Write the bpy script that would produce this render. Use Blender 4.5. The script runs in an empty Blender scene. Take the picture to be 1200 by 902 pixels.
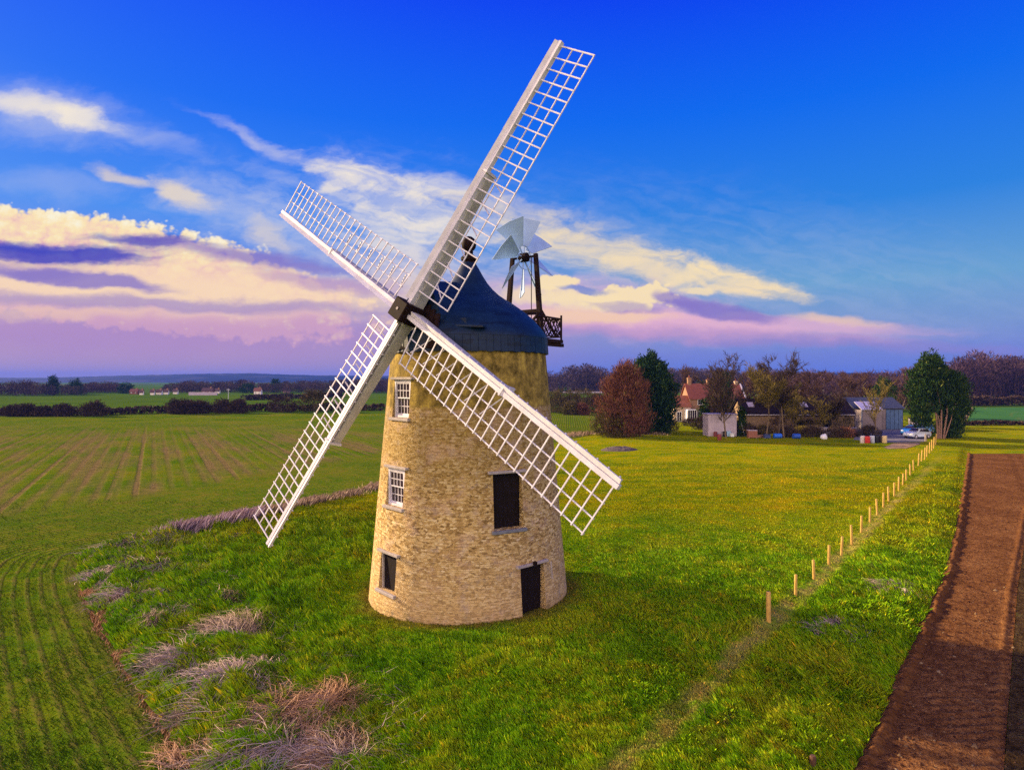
import bpy, math, random
import numpy as np
from mathutils import Vector, Matrix, noise as mnoise
from math import sin, cos, pi, radians, atan, atan2, sqrt

random.seed(7)
RNG = np.random.default_rng(7)
scene = bpy.context.scene
COL = scene.collection

# ------------------------------------------------------------------ camera model (a drone 8 m above the meadow)
F, CX, CY, HZ, CAMH = 720.0, 600.0, 451.0, 446.0, 8.15
def gp(px, py, z=0.0):
    """ground point seen at that place of the photograph (survey of the site from the photo)"""
    d = (CAMH - z) * F / (py - HZ)
    return ((px - CX) / F * d, d)
def xat(px, d): return (px - CX) / F * d
def zat(py, d): return CAMH + (HZ - py) / F * d

cam = bpy.data.cameras.new('camera')
cam.sensor_width = 36; cam.lens = 36 * F / 1200; cam.clip_start = 0.1; cam.clip_end = 30000
camo = bpy.data.objects.new('camera', cam); COL.objects.link(camo)
camo.location = (0, 0, CAMH)
camo.rotation_euler = (pi / 2 - math.atan((CY - HZ) / F), 0, 0)
scene.camera = camo

# ------------------------------------------------------------------ node helpers
class NT:
    def __init__(s, tree): s.t = tree; s.n = tree.nodes; s.l = tree.links
    def node(s, typ, **kw):
        n = s.n.new(typ)
        for k, v in kw.items(): setattr(n, k, v)
        return n
    def put(s, sock, v):
        if isinstance(v, bpy.types.NodeSocket): s.l.new(v, sock)
        elif v is not None:
            if sock.type == 'RGBA' and not hasattr(v, '__len__'): v = (v, v, v, 1)
            if sock.type == 'RGBA' and len(v) == 3: v = (*v, 1)
            sock.default_value = v
    def m(s, op, a, b=None, c=None, clamp=False):
        n = s.node('ShaderNodeMath', operation=op, use_clamp=clamp)
        s.put(n.inputs[0], a)
        if b is not None: s.put(n.inputs[1], b)
        if c is not None: s.put(n.inputs[2], c)
        return n.outputs[0]
    def vm(s, op, a, b=None):
        n = s.node('ShaderNodeVectorMath', operation=op); s.put(n.inputs[0], a)
        if b is not None: s.put(n.inputs[1], b)
        return n.outputs[0]
    def vm_len(s, a):
        n = s.node('ShaderNodeVectorMath', operation='LENGTH'); s.put(n.inputs[0], a); return n.outputs['Value']
    def scale(s, v, f):
        n = s.node('ShaderNodeVectorMath', operation='SCALE'); s.put(n.inputs[0], v); n.inputs['Scale'].default_value = f
        return n.outputs[0]
    def mix(s, f, a, b, blend='MIX'):
        n = s.node('ShaderNodeMix', data_type='RGBA', blend_type=blend, clamp_factor=True)
        s.put(n.inputs[0], f); s.put(n.inputs[6], a); s.put(n.inputs[7], b)
        return n.outputs[2]
    def sm(s, v, e0, e1):
        n = s.node('ShaderNodeMapRange', interpolation_type='SMOOTHSTEP')
        s.put(n.inputs['Value'], v); s.put(n.inputs['From Min'], e0); s.put(n.inputs['From Max'], e1)
        return n.outputs[0]
    def ramp(s, v, stops, interp='LINEAR'):
        n = s.node('ShaderNodeValToRGB'); s.put(n.inputs[0], v)
        e = n.color_ramp.elements; n.color_ramp.interpolation = interp
        while len(e) < len(stops): e.new(0.5)
        for k, (p, c) in enumerate(stops):
            e[k].position = p; e[k].color = (*c, 1) if len(c) == 3 else c
        return n.outputs[0]
    def noise(s, vec, scale, detail=3, rough=.55, dist=0, w=None):
        n = s.node('ShaderNodeTexNoise'); s.put(n.inputs['Vector'], vec)
        n.inputs['Scale'].default_value = scale; n.inputs['Detail'].default_value = detail
        n.inputs['Roughness'].default_value = rough; n.inputs['Distortion'].default_value = dist
        return n.outputs[0]
    def combine(s, x, y, z=0.0):
        n = s.node('ShaderNodeCombineXYZ'); s.put(n.inputs[0], x); s.put(n.inputs[1], y); s.put(n.inputs[2], z); return n.outputs[0]
    def sep(s, v):
        n = s.node('ShaderNodeSeparateXYZ'); s.put(n.inputs[0], v); return n.outputs
    def attr(s, name):
        return s.node('ShaderNodeAttribute', attribute_name=name)
    def bump(s, h, strength=.5, dist=.02, normal=None):
        n = s.node('ShaderNodeBump'); s.put(n.inputs['Height'], h)
        n.inputs['Strength'].default_value = strength; n.inputs['Distance'].default_value = dist
        if normal is not None: s.l.new(normal, n.inputs['Normal'])
        return n.outputs[0]

def new_mat(name):
    m = bpy.data.materials.new(name); m.use_nodes = True
    t = NT(m.node_tree); b = m.node_tree.nodes['Principled BSDF']
    return m, t, b
def simple_mat(name, col, rough=.7, var=.25, scale=3.0, metal=0.0, bump=0.0, spec=.3, detail=4, coat=0.0):
    """one base colour with worn, blotchy variation"""
    m, t, b = new_mat(name)
    co = t.node('ShaderNodeTexCoord').outputs['Object']
    n = t.noise(co, scale, detail, .6)
    n2 = t.noise(co, scale * 7, 2, .6)
    f = t.m('ADD', t.m('MULTIPLY', n, .7), t.m('MULTIPLY', n2, .3))
    lo = tuple(c * (1 - var) for c in col); hi = tuple(min(1, c * (1 + var)) for c in col)
    t.put(b.inputs['Base Color'], t.ramp(f, [(.3, lo), (.7, hi)]))
    b.inputs['Roughness'].default_value = rough; b.inputs['Metallic'].default_value = metal
    b.inputs['Specular IOR Level'].default_value = spec; b.inputs['Coat Weight'].default_value = coat
    if bump: t.l.new(t.bump(n2, bump, .02), b.inputs['Normal'])
    return m

# ------------------------------------------------------------------ mesh helpers
class MB:
    """collects polygons for ONE mesh object"""
    def __init__(s): s.v = []; s.f = []; s.mi = []; s.cur = 0
    def add(s, vs, fs):
        o = len(s.v); s.v += [tuple(v) for v in vs]
        for f in fs: s.f.append(tuple(o + i for i in f)); s.mi.append(s.cur)
    def box8(s, p):  # 8 corners: bottom ring 0-3, top ring 4-7
        s.add(p, [(3, 2, 1, 0), (4, 5, 6, 7), (0, 1, 5, 4), (1, 2, 6, 5), (2, 3, 7, 6), (3, 0, 4, 7)])
    def box(s, lo, hi, M=None):
        x0, y0, z0 = lo; x1, y1, z1 = hi
        p = [Vector(q) for q in ((x0, y0, z0), (x1, y0, z0), (x1, y1, z0), (x0, y1, z0), (x0, y0, z1), (x1, y0, z1), (x1, y1, z1), (x0, y1, z1))]
        if M is not None: p = [M @ q for q in p]
        s.box8(p)
    def bar(s, a, b, w, h=None, up=(0, 0, 1), w1=None, h1=None):
        """square beam from a to b"""
        a = Vector(a); b = Vector(b); h = h or w; w1 = w1 or w; h1 = h1 or h
        d = (b - a).normalized(); up = Vector(up)
        if abs(d.dot(up)) > .98: up = Vector((1, 0, 0)) if abs(d.x) < .9 else Vector((0, 1, 0))
        x = d.cross(up).normalized(); y = x.cross(d).normalized()
        p = []
        for c, ww, hh in ((a, w, h), (b, w1, h1)):
            for sx, sy in ((-1, -1), (1, -1), (1, 1), (-1, 1)): p.append(c + x * sx * ww / 2 + y * sy * hh / 2)
        s.box8(p)
    def tube(s, a, b, r0, r1=None, n=8, cap=True):
        a = Vector(a); b = Vector(b); r1 = r0 if r1 is None else r1
        d = (b - a).normalized(); up = Vector((0, 0, 1)) if abs(d.z) < .95 else Vector((1, 0, 0))
        x = d.cross(up).normalized(); y = d.cross(x)
        vs = [];
        for c, r in ((a, r0), (b, r1)):
            for k in range(n): t = 2 * pi * k / n; vs.append(c + x * r * cos(t) + y * r * sin(t))
        fs = [(k, (k + 1) % n, n + (k + 1) % n, n + k) for k in range(n)]
        if cap: fs += [tuple(range(n - 1, -1, -1)), tuple(range(n, 2 * n))]
        s.add(vs, fs)
    def lathe(s, prof, n=48, c=(0, 0, 0), cap_top=True, cap_bot=False):
        vs = []; fs = []
        for r, z in prof:
            for k in range(n): t = 2 * pi * k / n; vs.append((c[0] + r * cos(t), c[1] + r * sin(t), c[2] + z))
        for i in range(len(prof) - 1):
            for k in range(n): fs.append((i * n + k, i * n + (k + 1) % n, (i + 1) * n + (k + 1) % n, (i + 1) * n + k))
        if cap_top: fs.append(tuple((len(prof) - 1) * n + k for k in range(n)))
        if cap_bot: fs.append(tuple(range(n - 1, -1, -1)))
        s.add(vs, fs)
    def prism(s, outline, d0, d1, place):
        """extrude a 2-D outline between two depths; place(u, v, d) -> xyz"""
        n = len(outline)
        vs = [place(u, v, d0) for u, v in outline] + [place(u, v, d1) for u, v in outline]
        fs = [tuple(range(n - 1, -1, -1)), tuple(range(n, 2 * n))] + [(k, (k + 1) % n, n + (k + 1) % n, n + k) for k in range(n)]
        s.add(vs, fs)
    def build(s, name, mats, parent=None, smooth=False, bevel=0.0):
        me = bpy.data.meshes.new(name); me.from_pydata(s.v, [], s.f)
        for m in (mats if isinstance(mats, (list, tuple)) else [mats]): me.materials.append(m)
        if any(s.mi): me.polygons.foreach_set('material_index', s.mi)
        me.validate(); me.update()
        o = bpy.data.objects.new(name, me); COL.objects.link(o)
        import bmesh
        bm = bmesh.new(); bm.from_mesh(me); bmesh.ops.recalc_face_normals(bm, faces=bm.faces)
        if bevel: bmesh.ops.bevel(bm, geom=list(bm.edges), offset=bevel, segments=1, affect='EDGES', clamp_overlap=True)
        bm.to_mesh(me); bm.free()
        if smooth:
            me.shade_smooth(); me.set_sharp_from_angle(angle=radians(38))
        if parent is not None: o.parent = parent
        return o

def np_mesh(name, V, Fc, mat, parent=None, attrs=None, smooth=False):
    """mesh from numpy arrays, all faces with the same corner count"""
    V = np.asarray(V, np.float32).reshape(-1, 3); Fc = np.asarray(Fc, np.int32)
    me = bpy.data.meshes.new(name)
    me.vertices.add(len(V)); me.vertices.foreach_set('co', V.ravel())
    k = Fc.shape[1]
    me.loops.add(Fc.size); me.loops.foreach_set('vertex_index', Fc.ravel())
    me.polygons.add(len(Fc)); me.polygons.foreach_set('loop_start', np.arange(0, Fc.size, k, dtype=np.int32))
    me.update(calc_edges=True)
    for an, av in (attrs or {}).items():
        a = me.attributes.new(an, 'FLOAT', 'POINT'); a.data.foreach_set('value', np.asarray(av, np.float32).ravel())
    me.materials.append(mat)
    if smooth: me.shade_smooth()
    o = bpy.data.objects.new(name, me); COL.objects.link(o)
    if parent is not None: o.parent = parent
    return o

def tag(o, label=None, cat=None, group=None, kind=None):
    if label: o['label'] = label
    if cat: o['category'] = cat
    if group: o['group'] = group
    if kind: o['kind'] = kind
    return o
def empty(name, loc=(0, 0, 0), rz=0.0, label=None, cat=None, group=None):
    o = bpy.data.objects.new(name, None); COL.objects.link(o)
    o.location = loc; o.rotation_euler = (0, 0, rz); o.empty_display_size = .2
    return tag(o, label, cat, group)
def copy_tree(o, parent=None):
    c = o.copy(); COL.objects.link(c)
    if parent is not None: c.parent = parent
    for ch in list(o.children): copy_tree(ch, c)
    return c

# numpy gradient noise ---------------------------------------------------------
_P = np.random.default_rng(3).permutation(512)
_G = np.random.default_rng(4).normal(size=(512, 2)); _G /= np.linalg.norm(_G, axis=1)[:, None]
def pn(x, y):
    xi = np.floor(x).astype(int); yi = np.floor(y).astype(int); xf = x - xi; yf = y - yi
    u = xf * xf * xf * (xf * (xf * 6 - 15) + 10); v = yf * yf * yf * (yf * (yf * 6 - 15) + 10)
    def g(ix, iy, dx, dy):
        h = _P[(_P[ix & 511] + iy) & 511]; return _G[h, 0] * dx + _G[h, 1] * dy
    a = g(xi, yi, xf, yf); b = g(xi + 1, yi, xf - 1, yf); c = g(xi, yi + 1, xf, yf - 1); d = g(xi + 1, yi + 1, xf - 1, yf - 1)
    return (a + u * (b - a)) + v * ((c + u * (d - c)) - (a + u * (b - a)))
def fbm(x, y, oct=4, lac=2.1, gain=.5):
    s = 0; a = 1
    for k in range(oct): s = s + a * pn(x + 17.3 * k, y - 9.1 * k); x = x * lac; y = y * lac; a *= gain
    return s
def sstep(x, a, b):
    t = np.clip((x - a) / (b - a), 0, 1); return t * t * (3 - 2 * t)
# ------------------------------------------------------------------ render settings
EXPO = 1.25
scene.render.engine = 'CYCLES'
scene.cycles.use_denoising = False      # the fine grain of the samples is kept, as in the photograph
try: scene.cycles.denoiser = 'OPENIMAGEDENOISE'
except Exception: pass
scene.cycles.max_bounces = 5; scene.cycles.diffuse_bounces = 2; scene.cycles.glossy_bounces = 2
scene.cycles.transmission_bounces = 3; scene.cycles.transparent_max_bounces = 6; scene.cycles.volume_bounces = 0
scene.cycles.caustics_reflective = False; scene.cycles.caustics_refractive = False
scene.view_settings.view_transform = 'Standard'; scene.view_settings.look = 'None'
scene.view_settings.exposure = EXPO; scene.view_settings.gamma = 1; scene.view_settings.use_curve_mapping = False

def s2l(c):
    return tuple((v / 255 / 12.92) if v / 255 <= .04045 else ((v / 255 + .055) / 1.055) ** 2.4 for v in c)

# ------------------------------------------------------------------ sky: Nishita air, dusk colours, clouds by direction
SUN_AZ, SUN_EL = radians(-62), radians(18)
WS = 0.1
world = bpy.data.worlds.new('World'); scene.world = world; world.use_nodes = True
wt = NT(world.node_tree); wn = world.node_tree.nodes
bg = wn['Background']
geo = wt.node('ShaderNodeTexCoord').outputs['Generated']
dx, dy, dz = wt.sep(geo)
yy = wt.m('MAXIMUM', dy, .08)
PX = wt.m('MULTIPLY_ADD', wt.m('DIVIDE', dx, yy), F, CX)
PY = wt.m('MULTIPLY_ADD', wt.m('DIVIDE', dz, yy), -F, HZ)
front = wt.sm(dy, .1, .4)
elev = wt.m('MULTIPLY', wt.m('ARCSINE', dz), 180 / pi)     # degrees
# clear-sky colour, left (towards the sunset) and right
def SK(v): return tuple(x / WS / 2 ** EXPO for x in s2l(v))
el01 = wt.m('DIVIDE', elev, 45.0, clamp=True)
right = wt.ramp(el01, [(0.0, SK((112, 128, 205))), (.05, SK((118, 133, 208))), (.10, SK((122, 152, 205))), (.18, SK((104, 162, 208))),
                       (.32, SK((40, 130, 224))), (.50, SK((0, 104, 238))), (.70, SK((0, 62, 240))), (1.0, SK((0, 58, 215)))])
left = wt.ramp(el01, [(0.0, SK((172, 152, 178))), (.04, SK((188, 152, 180))), (.09, SK((200, 160, 188))), (.16, SK((140, 150, 216))),
                      (.30, SK((58, 138, 238))), (.50, SK((0, 105, 242))), (.70, SK((0, 74, 244))), (1.0, SK((0, 62, 215)))])
azf = wt.sm(dx, .25, -.5)
clear = wt.mix(azf, right, left)
sky = wt.node('ShaderNodeTexSky', sky_type='NISHITA', sun_disc=False, sun_elevation=SUN_EL, sun_rotation=SUN_AZ % (2 * pi))
sky.air_density = 1.0; sky.dust_density = 1.5; sky.ozone_density = 3.0
clear = wt.mix(.02, clear, sky.outputs[0])

# noise fields in sky coordinates
pvec = wt.combine(wt.m('DIVIDE', PX, 100), wt.m('DIVIDE', PY, 100))
nw = wt.node('ShaderNodeTexNoise'); wt.put(nw.inputs['Vector'], wt.combine(wt.m('DIVIDE', PX, 90), wt.m('DIVIDE', PY, 45)))
nw.inputs['Scale'].default_value = 1; nw.inputs['Detail'].default_value = 5; nw.inputs['Roughness'].default_value = .58
wx, wy, wz = wt.sep(nw.outputs['Color'])
PXw = wt.m('ADD', PX, wt.m('MULTIPLY', wt.m('SUBTRACT', wx, .5), 90))
PYw = wt.m('ADD', PY, wt.m('MULTIPLY', wt.m('SUBTRACT', wy, .5), 36))
fine = wt.noise(wt.combine(wt.m('DIVIDE', PXw, 34), wt.m('DIVIDE', PYw, 17)), 1, 6, .62)
streak = wt.noise(wt.combine(wt.m('DIVIDE', wt.m('ADD', PXw, wt.m('MULTIPLY', PYw, -1.2)), 120), wt.m('DIVIDE', wt.m('ADD', PYw, wt.m('MULTIPLY', PXw, -.28)), 14)), 1, 3, .5, .2)
lay = wt.noise(wt.combine(wt.m('DIVIDE', PXw, 190), wt.m('DIVIDE', PYw, 15)), 1, 4, .55)
def vor(sx, sy, sc):
    v = wt.node('ShaderNodeTexVoronoi', feature='SMOOTH_F1', voronoi_dimensions='2D'); wt.put(v.inputs['Vector'], wt.combine(wt.m('DIVIDE', PXw, sx), wt.m('DIVIDE', PYw, sy)))
    v.inputs['Scale'].default_value = sc; v.inputs['Smoothness'].default_value = .4
    return wt.m('SUBTRACT', .75, v.outputs['Distance'])
def vorn(sx, sy):
    v = wt.node('ShaderNodeTexVoronoi', feature='SMOOTH_F1', voronoi_dimensions='2D'); wt.put(v.inputs['Vector'], wt.combine(wt.m('DIVIDE', wt.m('ADD', PX, wt.m('MULTIPLY', fine, 10)), sx), wt.m('DIVIDE', wt.m('ADD', PY, wt.m('MULTIPLY', fine, 8)), sy)))
    v.inputs['Scale'].default_value = 1; v.inputs['Smoothness'].default_value = .25
    return wt.m('SUBTRACT', .8, v.outputs['Distance'])
puff = wt.m('ADD', wt.m('MULTIPLY', vorn(30, 22), .55), wt.m('ADD', wt.m('MULTIPLY', vorn(12, 9), .32), wt.m('MULTIPLY', vorn(5.5, 4.5), .18)))

# one soft cloud patch, as a node group
gt = bpy.data.node_groups.new('cloud_patch', 'ShaderNodeTree')
for nm in ('x', 'y', 'edge noise', 'cx', 'cy', 'cosr', 'sinr', 'rx', 'ry', 'amp', 'soft', 'alpha'):
    gt.interface.new_socket(nm, in_out='INPUT', socket_type='NodeSocketFloat')
gt.interface.new_socket('mask', in_out='OUTPUT', socket_type='NodeSocketFloat')
g = NT(gt); gi = g.node('NodeGroupInput').outputs; go = g.node('NodeGroupOutput')
ax = g.m('SUBTRACT', gi['x'], gi['cx']); ay = g.m('SUBTRACT', gi['y'], gi['cy'])
qx = g.m('DIVIDE', g.m('ADD', g.m('MULTIPLY', ax, gi['cosr']), g.m('MULTIPLY', ay, gi['sinr'])), gi['rx'])
qy = g.m('DIVIDE', g.m('SUBTRACT', g.m('MULTIPLY', ay, gi['cosr']), g.m('MULTIPLY', ax, gi['sinr'])), gi['ry'])
q = g.m('SQRT', g.m('ADD', g.m('MULTIPLY', qx, qx), g.m('MULTIPLY', qy, qy)))
q = g.m('SUBTRACT', q, g.m('MULTIPLY', g.m('SUBTRACT', gi['edge noise'], .5), gi['amp']))
mk = g.node('ShaderNodeMapRange', interpolation_type='SMOOTHSTEP')
g.put(mk.inputs['Value'], q); g.put(mk.inputs['From Min'], g.m('ADD', 1.0, gi['soft'])); g.put(mk.inputs['From Max'], g.m('SUBTRACT', 1.0, gi['soft']))
g.put(go.inputs[0], g.m('MULTIPLY', mk.outputs[0], gi['alpha']))
def patch(cx, cy, rx, ry, rot, amp, soft, alpha, edge, warped=True):
    n = wt.node('ShaderNodeGroup'); n.node_tree = gt
    wt.put(n.inputs['x'], PXw if warped else PX); wt.put(n.inputs['y'], PYw if warped else PY)
    if edge is None: n.inputs['edge noise'].default_value = .5
    else: wt.put(n.inputs['edge noise'], edge)
    for k, v in (('cx', cx), ('cy', cy), ('cosr', cos(radians(rot))), ('sinr', sin(radians(rot))), ('rx', rx), ('ry', ry), ('amp', amp), ('soft', soft)):
        n.inputs[k].default_value = v
    wt.put(n.inputs['alpha'], alpha)
    return n.outputs[0]
CREAM, WHITE, PEACH, PINK = (255, 230, 178), (248, 236, 216), (252, 212, 168), (238, 184, 204)
VIO, DKV, MAU, PALE = (136, 118, 196), (58, 66, 188), (176, 136, 194), (205, 208, 226)
c = clear
wisp = wt.sm(wt.m('ADD', wt.m('MULTIPLY', streak, .6), wt.m('MULTIPLY', fine, .45)), .36, .66)
def lay_on(c, col, *a, edge=fine, tex=None, warped=True):
    cx, cy, rx, ry, rot, amp, soft, alpha = a
    al = wt.m('MULTIPLY', alpha, tex) if tex is not None else alpha
    k = wt.m('MULTIPLY', patch(cx, cy, rx, ry, rot, amp, soft, al, edge, warped), front)
    return wt.mix(k, c, SK(col))
# high thin swath from centre left down to the right
for a in [(900, 310, 260, 60, 10, .8, .9, .16), (470, 285, 150, 75, 10, .8, .7, .50), (640, 320, 200, 55, 12, .8, .7, .26), (320, 255, 130, 45, 15, .9, .8, .22)]:
    c = lay_on(c, PALE, *a, tex=wisp)
for a in [(335, 180, 85, 6, 24, .8, .9, .30), (300, 163, 60, 5, 22, .8, .9, .16), (408, 204, 40, 13, 4, 1.0, .6, .85), (395, 214, 26, 6, -25, .8, .5, .75), (470, 235, 85, 24, 22, 1.1, .7, .72), (520, 222, 55, 13, 8, 1.1, .7, .62),
          (600, 250, 70, 13, 10, 1.2, .7, .5), (690, 290, 85, 20, 14, 1.2, .65, .72), (760, 318, 60, 18, 16, 1.2, .6, .7), (845, 326, 70, 16, 12, 1.2, .5, .95), (905, 342, 45, 9, 14, 1.0, .5, .9),
          (480, 290, 55, 50, 40, 1.4, .8, .6), (640, 275, 60, 10, -8, 1.2, .7, .55)]:
    c = lay_on(c, WHITE if a[0] < 560 else CREAM, *a, tex=wt.m('MULTIPLY_ADD', wisp, .55, .45))
# loose clouds high on the left
for col, a in [(PALE, (50, 134, 90, 26, 10, 1.1, .8, .45)), (WHITE, (30, 124, 62, 12, 8, 1.0, .7, .75)), (WHITE, (92, 140, 45, 11, 12, 1.0, .5, .85)), (PALE, (165, 160, 62, 8, 20, 1.1, .9, .28)), (CREAM, (143, 210, 30, 8, 18, 1.0, .6, .55)), (CREAM, (215, 230, 30, 13, 20, 1.0, .55, .75)),
               (PALE, (60, 216, 60, 14, 5, 1.2, .9, .25)), (PALE, (270, 245, 70, 22, 15, 1.2, .9, .35)), (CREAM, (312, 272, 26, 10, 40, 1.3, .9, .38))]:
    c = lay_on(c, col, *a)
# cumulus bank along the left horizon: lit tops, peach middle, violet streaks
c = lay_on(c, MAU, 120, 372, 520, 52, 0, .1, .95, .55, edge=lay)
bank = wt.m('MAXIMUM', patch(60, 312, 400, 62, 9.5, .40, .07, 1.0, puff, False), patch(20, 300, 330, 58, 5, .48, .06, 1.0, puff, False))
lit = wt.ramp(wt.m('ADD', wt.m('ADD', wt.m('MULTIPLY', puff, .5), wt.m('MULTIPLY', fine, .45)), wt.m('MULTIPLY', wt.m('SUBTRACT', 275, wt.m('SUBTRACT', PY, wt.m('MULTIPLY', PX, .14))), .0035)), [(.26, SK((230, 178, 190))), (.40, SK((250, 214, 184))), (.52, SK((255, 232, 180))), (.68, SK((255, 246, 216)))])
c = wt.mix(wt.m('MULTIPLY', bank, front), c, lit)
c = lay_on(c, (255, 222, 182), 130, 335, 380, 27, 3, .6, .75, .95)
for col, a in [(DKV, (50, 296, 125, 11, 3, 1.5, .5, .92)), (DKV, (20, 287, 70, 6, 4, 1.5, .6, .7)), (DKV, (168, 283, 62, 7, 3, 1.5, .5, .85)), (VIO, (295, 301, 85, 9, 6, 1.0, .6, .8)), (VIO, (90, 326, 100, 9, 7, .9, .4, .85)), (VIO, (30, 318, 70, 7, 0, .9, .5, .6)),
               (VIO, (190, 357, 330, 8, 2, 1.0, .6, .6)), (MAU, (380, 330, 90, 9, 8, 1.0, .6, .6)), (PEACH, (60, 369, 120, 5, 0, .9, .8, .5)), (MAU, (200, 390, 480, 18, 0, .2, .95, .4))]:
    c = lay_on(c, col, *a, edge=lay)
# right-hand cumulus below the swath
c = lay_on(c, PINK, 700, 362, 150, 30, 5, 1.0, .5, .6, tex=wt.m('MULTIPLY_ADD', lay, .8, .55))
for a in [(655, 330, 34, 9, -6, 1.0, .15, .95), (738, 350, 62, 17, -6, 1.0, .12, .95), (690, 356, 60, 14, 4, .9, .3, .8), (640, 345, 60, 12, 0, .9, .4, .7), (815, 341, 22, 5, 5, .9, .3, .8), (800, 326, 24, 8, -20, .9, .4, .6), (870, 372, 40, 6, 0, .9, .5, .5)]:
    c = lay_on(c, CREAM, *a, edge=puff, warped=False)
for col, a in [(PINK, (760, 379, 150, 12, 3, 1.1, .5, .9)), (PEACH, (700, 372, 80, 8, 2, 1.1, .5, .8)), (PINK, (960, 386, 120, 11, 3, 1.2, .7, .75)), (PEACH, (985, 378, 50, 6, 6, 1.2, .7, .6)), (MAU, (860, 396, 260, 8, 3, 1.0, .7, .5)), (VIO, (850, 369, 62, 9, 7, .9, .4, .85)), (VIO, (795, 354, 26, 9, 15, .9, .4, .75)),
               ((120, 140, 205), (683, 341, 30, 3.5, 3, .9, .4, .85)), (VIO, (735, 362, 40, 5, 8, 1.0, .5, .5))]:
    c = lay_on(c, col, *a, edge=lay)
# unseen sky behind the drone: bright broken cloud added to light the tower front
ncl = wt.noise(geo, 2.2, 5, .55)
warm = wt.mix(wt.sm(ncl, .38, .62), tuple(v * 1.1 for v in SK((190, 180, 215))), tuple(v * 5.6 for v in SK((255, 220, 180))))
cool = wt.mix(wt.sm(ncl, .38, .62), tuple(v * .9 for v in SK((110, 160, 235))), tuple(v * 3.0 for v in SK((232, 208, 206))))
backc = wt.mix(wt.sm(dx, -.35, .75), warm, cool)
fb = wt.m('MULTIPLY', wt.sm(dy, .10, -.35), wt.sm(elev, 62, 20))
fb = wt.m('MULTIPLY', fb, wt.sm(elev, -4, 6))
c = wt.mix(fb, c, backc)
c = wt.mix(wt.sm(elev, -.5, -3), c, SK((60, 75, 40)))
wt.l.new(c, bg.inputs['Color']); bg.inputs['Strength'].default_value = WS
world.cycles.sampling_method = 'MANUAL'; world.cycles.sample_map_resolution = 512

sun = bpy.data.lights.new('sun', 'SUN'); sun.energy = 5.0; sun.angle = radians(1.5); sun.color = (1.0, .74, .42)
suno = bpy.data.objects.new('sun', sun); COL.objects.link(suno)
sdir = Vector((sin(SUN_AZ) * cos(SUN_EL), cos(SUN_AZ) * cos(SUN_EL), sin(SUN_EL)))
suno.rotation_euler = sdir.to_track_quat('Z', 'Y').to_euler(); suno.location = (-60, 20, 60)

# ------------------------------------------------------------------ evening haze: one closed box of even density
hz = MB(); hz.box((-5200, -300, -2), (5200, 6200, 90))
hm = bpy.data.materials.new('haze_air'); hm.use_nodes = True
ht = hm.node_tree; ht.nodes.remove(ht.nodes['Principled BSDF'])
pv = ht.nodes.new('ShaderNodeVolumePrincipled'); pv.inputs['Color'].default_value = (.05, .17, .90, 1); pv.inputs['Density'].default_value = HAZE = 1.3e-4
pv.inputs['Anisotropy'].default_value = 0.0
ht.links.new(pv.outputs[0], ht.nodes['Material Output'].inputs['Volume'])
hm.cycles.homogeneous_volume = True if hasattr(hm.cycles, 'homogeneous_volume') else None
tag(hz.build('haze', hm), 'thin blue evening haze over the far fields and hills', 'haze', kind='stuff')
# ================================================================== GROUND
XT, YT = xat(549.5, 23.5), 23.5                 # windmill axis
LB = [(6.0, -2.6), (9.0, -4.2), (12.87, -6.7), (14.5, -8.27), (17.06, -10.66), (19.96, -13.3), (24.05, -16.9), (26.8, -19.05), (28.8, -20.2), (30.2, -19.5), (32.2, -17.9),
      (36.2, -15.6), (42.2, -12.9), (48.5, -10.4), (103, 17.0), (158, 22.0)]            # crop / meadow edge: depth, x
RB = [(6.0, 3.2), (9.0, 4.9), (12.87, 7.24), (14.5, 8.67), (17.06, 10.8), (20.66, 13.9), (26.8, 19.06), (33.7, 24.4), (47.3, 34.8), (68.2, 50.7), (90, 67.5)]
LBy, LBx = np.array(LB).T; RBy, RBx = np.array(RB).T
def xl(y): return np.interp(y, LBy, LBx)
def xr(y): return np.interp(y, RBy, RBx)
def seg_dist(x, y, pts):
    d = np.full(np.shape(x), 1e9)
    for (y0, x0), (y1, x1) in zip(pts[:-1], pts[1:]):
        ux, uy = x1 - x0, y1 - y0; L2 = ux * ux + uy * uy
        t = np.clip(((x - x0) * ux + (y - y0) * uy) / L2, 0, 1)
        d = np.minimum(d, np.hypot(x - x0 - t * ux, y - y0 - t * uy))
    return d
def rough_mask(x, y):
    """tussocky ground: strong along the left bank and towards the camera, weak out in the mown meadow"""
    a = sstep(-x, 1.0, 7.0) * sstep(y, 46, 30)
    b = .32 * sstep(y, 36, 24)
    c = .55 * sstep(x - xr(y), -7, -2.5) * sstep(y, 70, 30)
    tower = 1 - .8 * np.exp(-((np.hypot(x - XT, y - YT) - 3.7) / 1.2) ** 2)
    return np.maximum(np.maximum(a, b), c) * tower + .06
def meadow_h(x, y):
    r = rough_mask(x, y)
    e = np.minimum(np.minimum(x - xl(y), xr(y) - x), 80 - y)
    edge = sstep(e, 0.0, 1.3)
    w = x + .5 * fbm(x * .6, y * .6, 2), y + .5 * fbm(x * .6 + 9, y * .6, 2)
    n = fbm(w[0] * .55, w[1] * .55, 3) * .36 + (1 - np.abs(pn(w[0] * 1.3, w[1] * 1.7)) * 2.2) * .17 + fbm(x * 2.6, y * 3.2, 2) * .13
    swell = .18 * fbm(x * .09, y * .09, 2)
    rt = np.hypot(x - XT, y - YT)
    k = sstep(rt, 12, 4)
    tilt = k * np.clip(-.04 + .030 * (x - XT) - .050 * np.minimum(y - YT, 0), -.085, .7)
    return .012 + edge * np.maximum(.02, .10 + r * (n + .12) + swell * (1 - k) + tilt)

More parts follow.
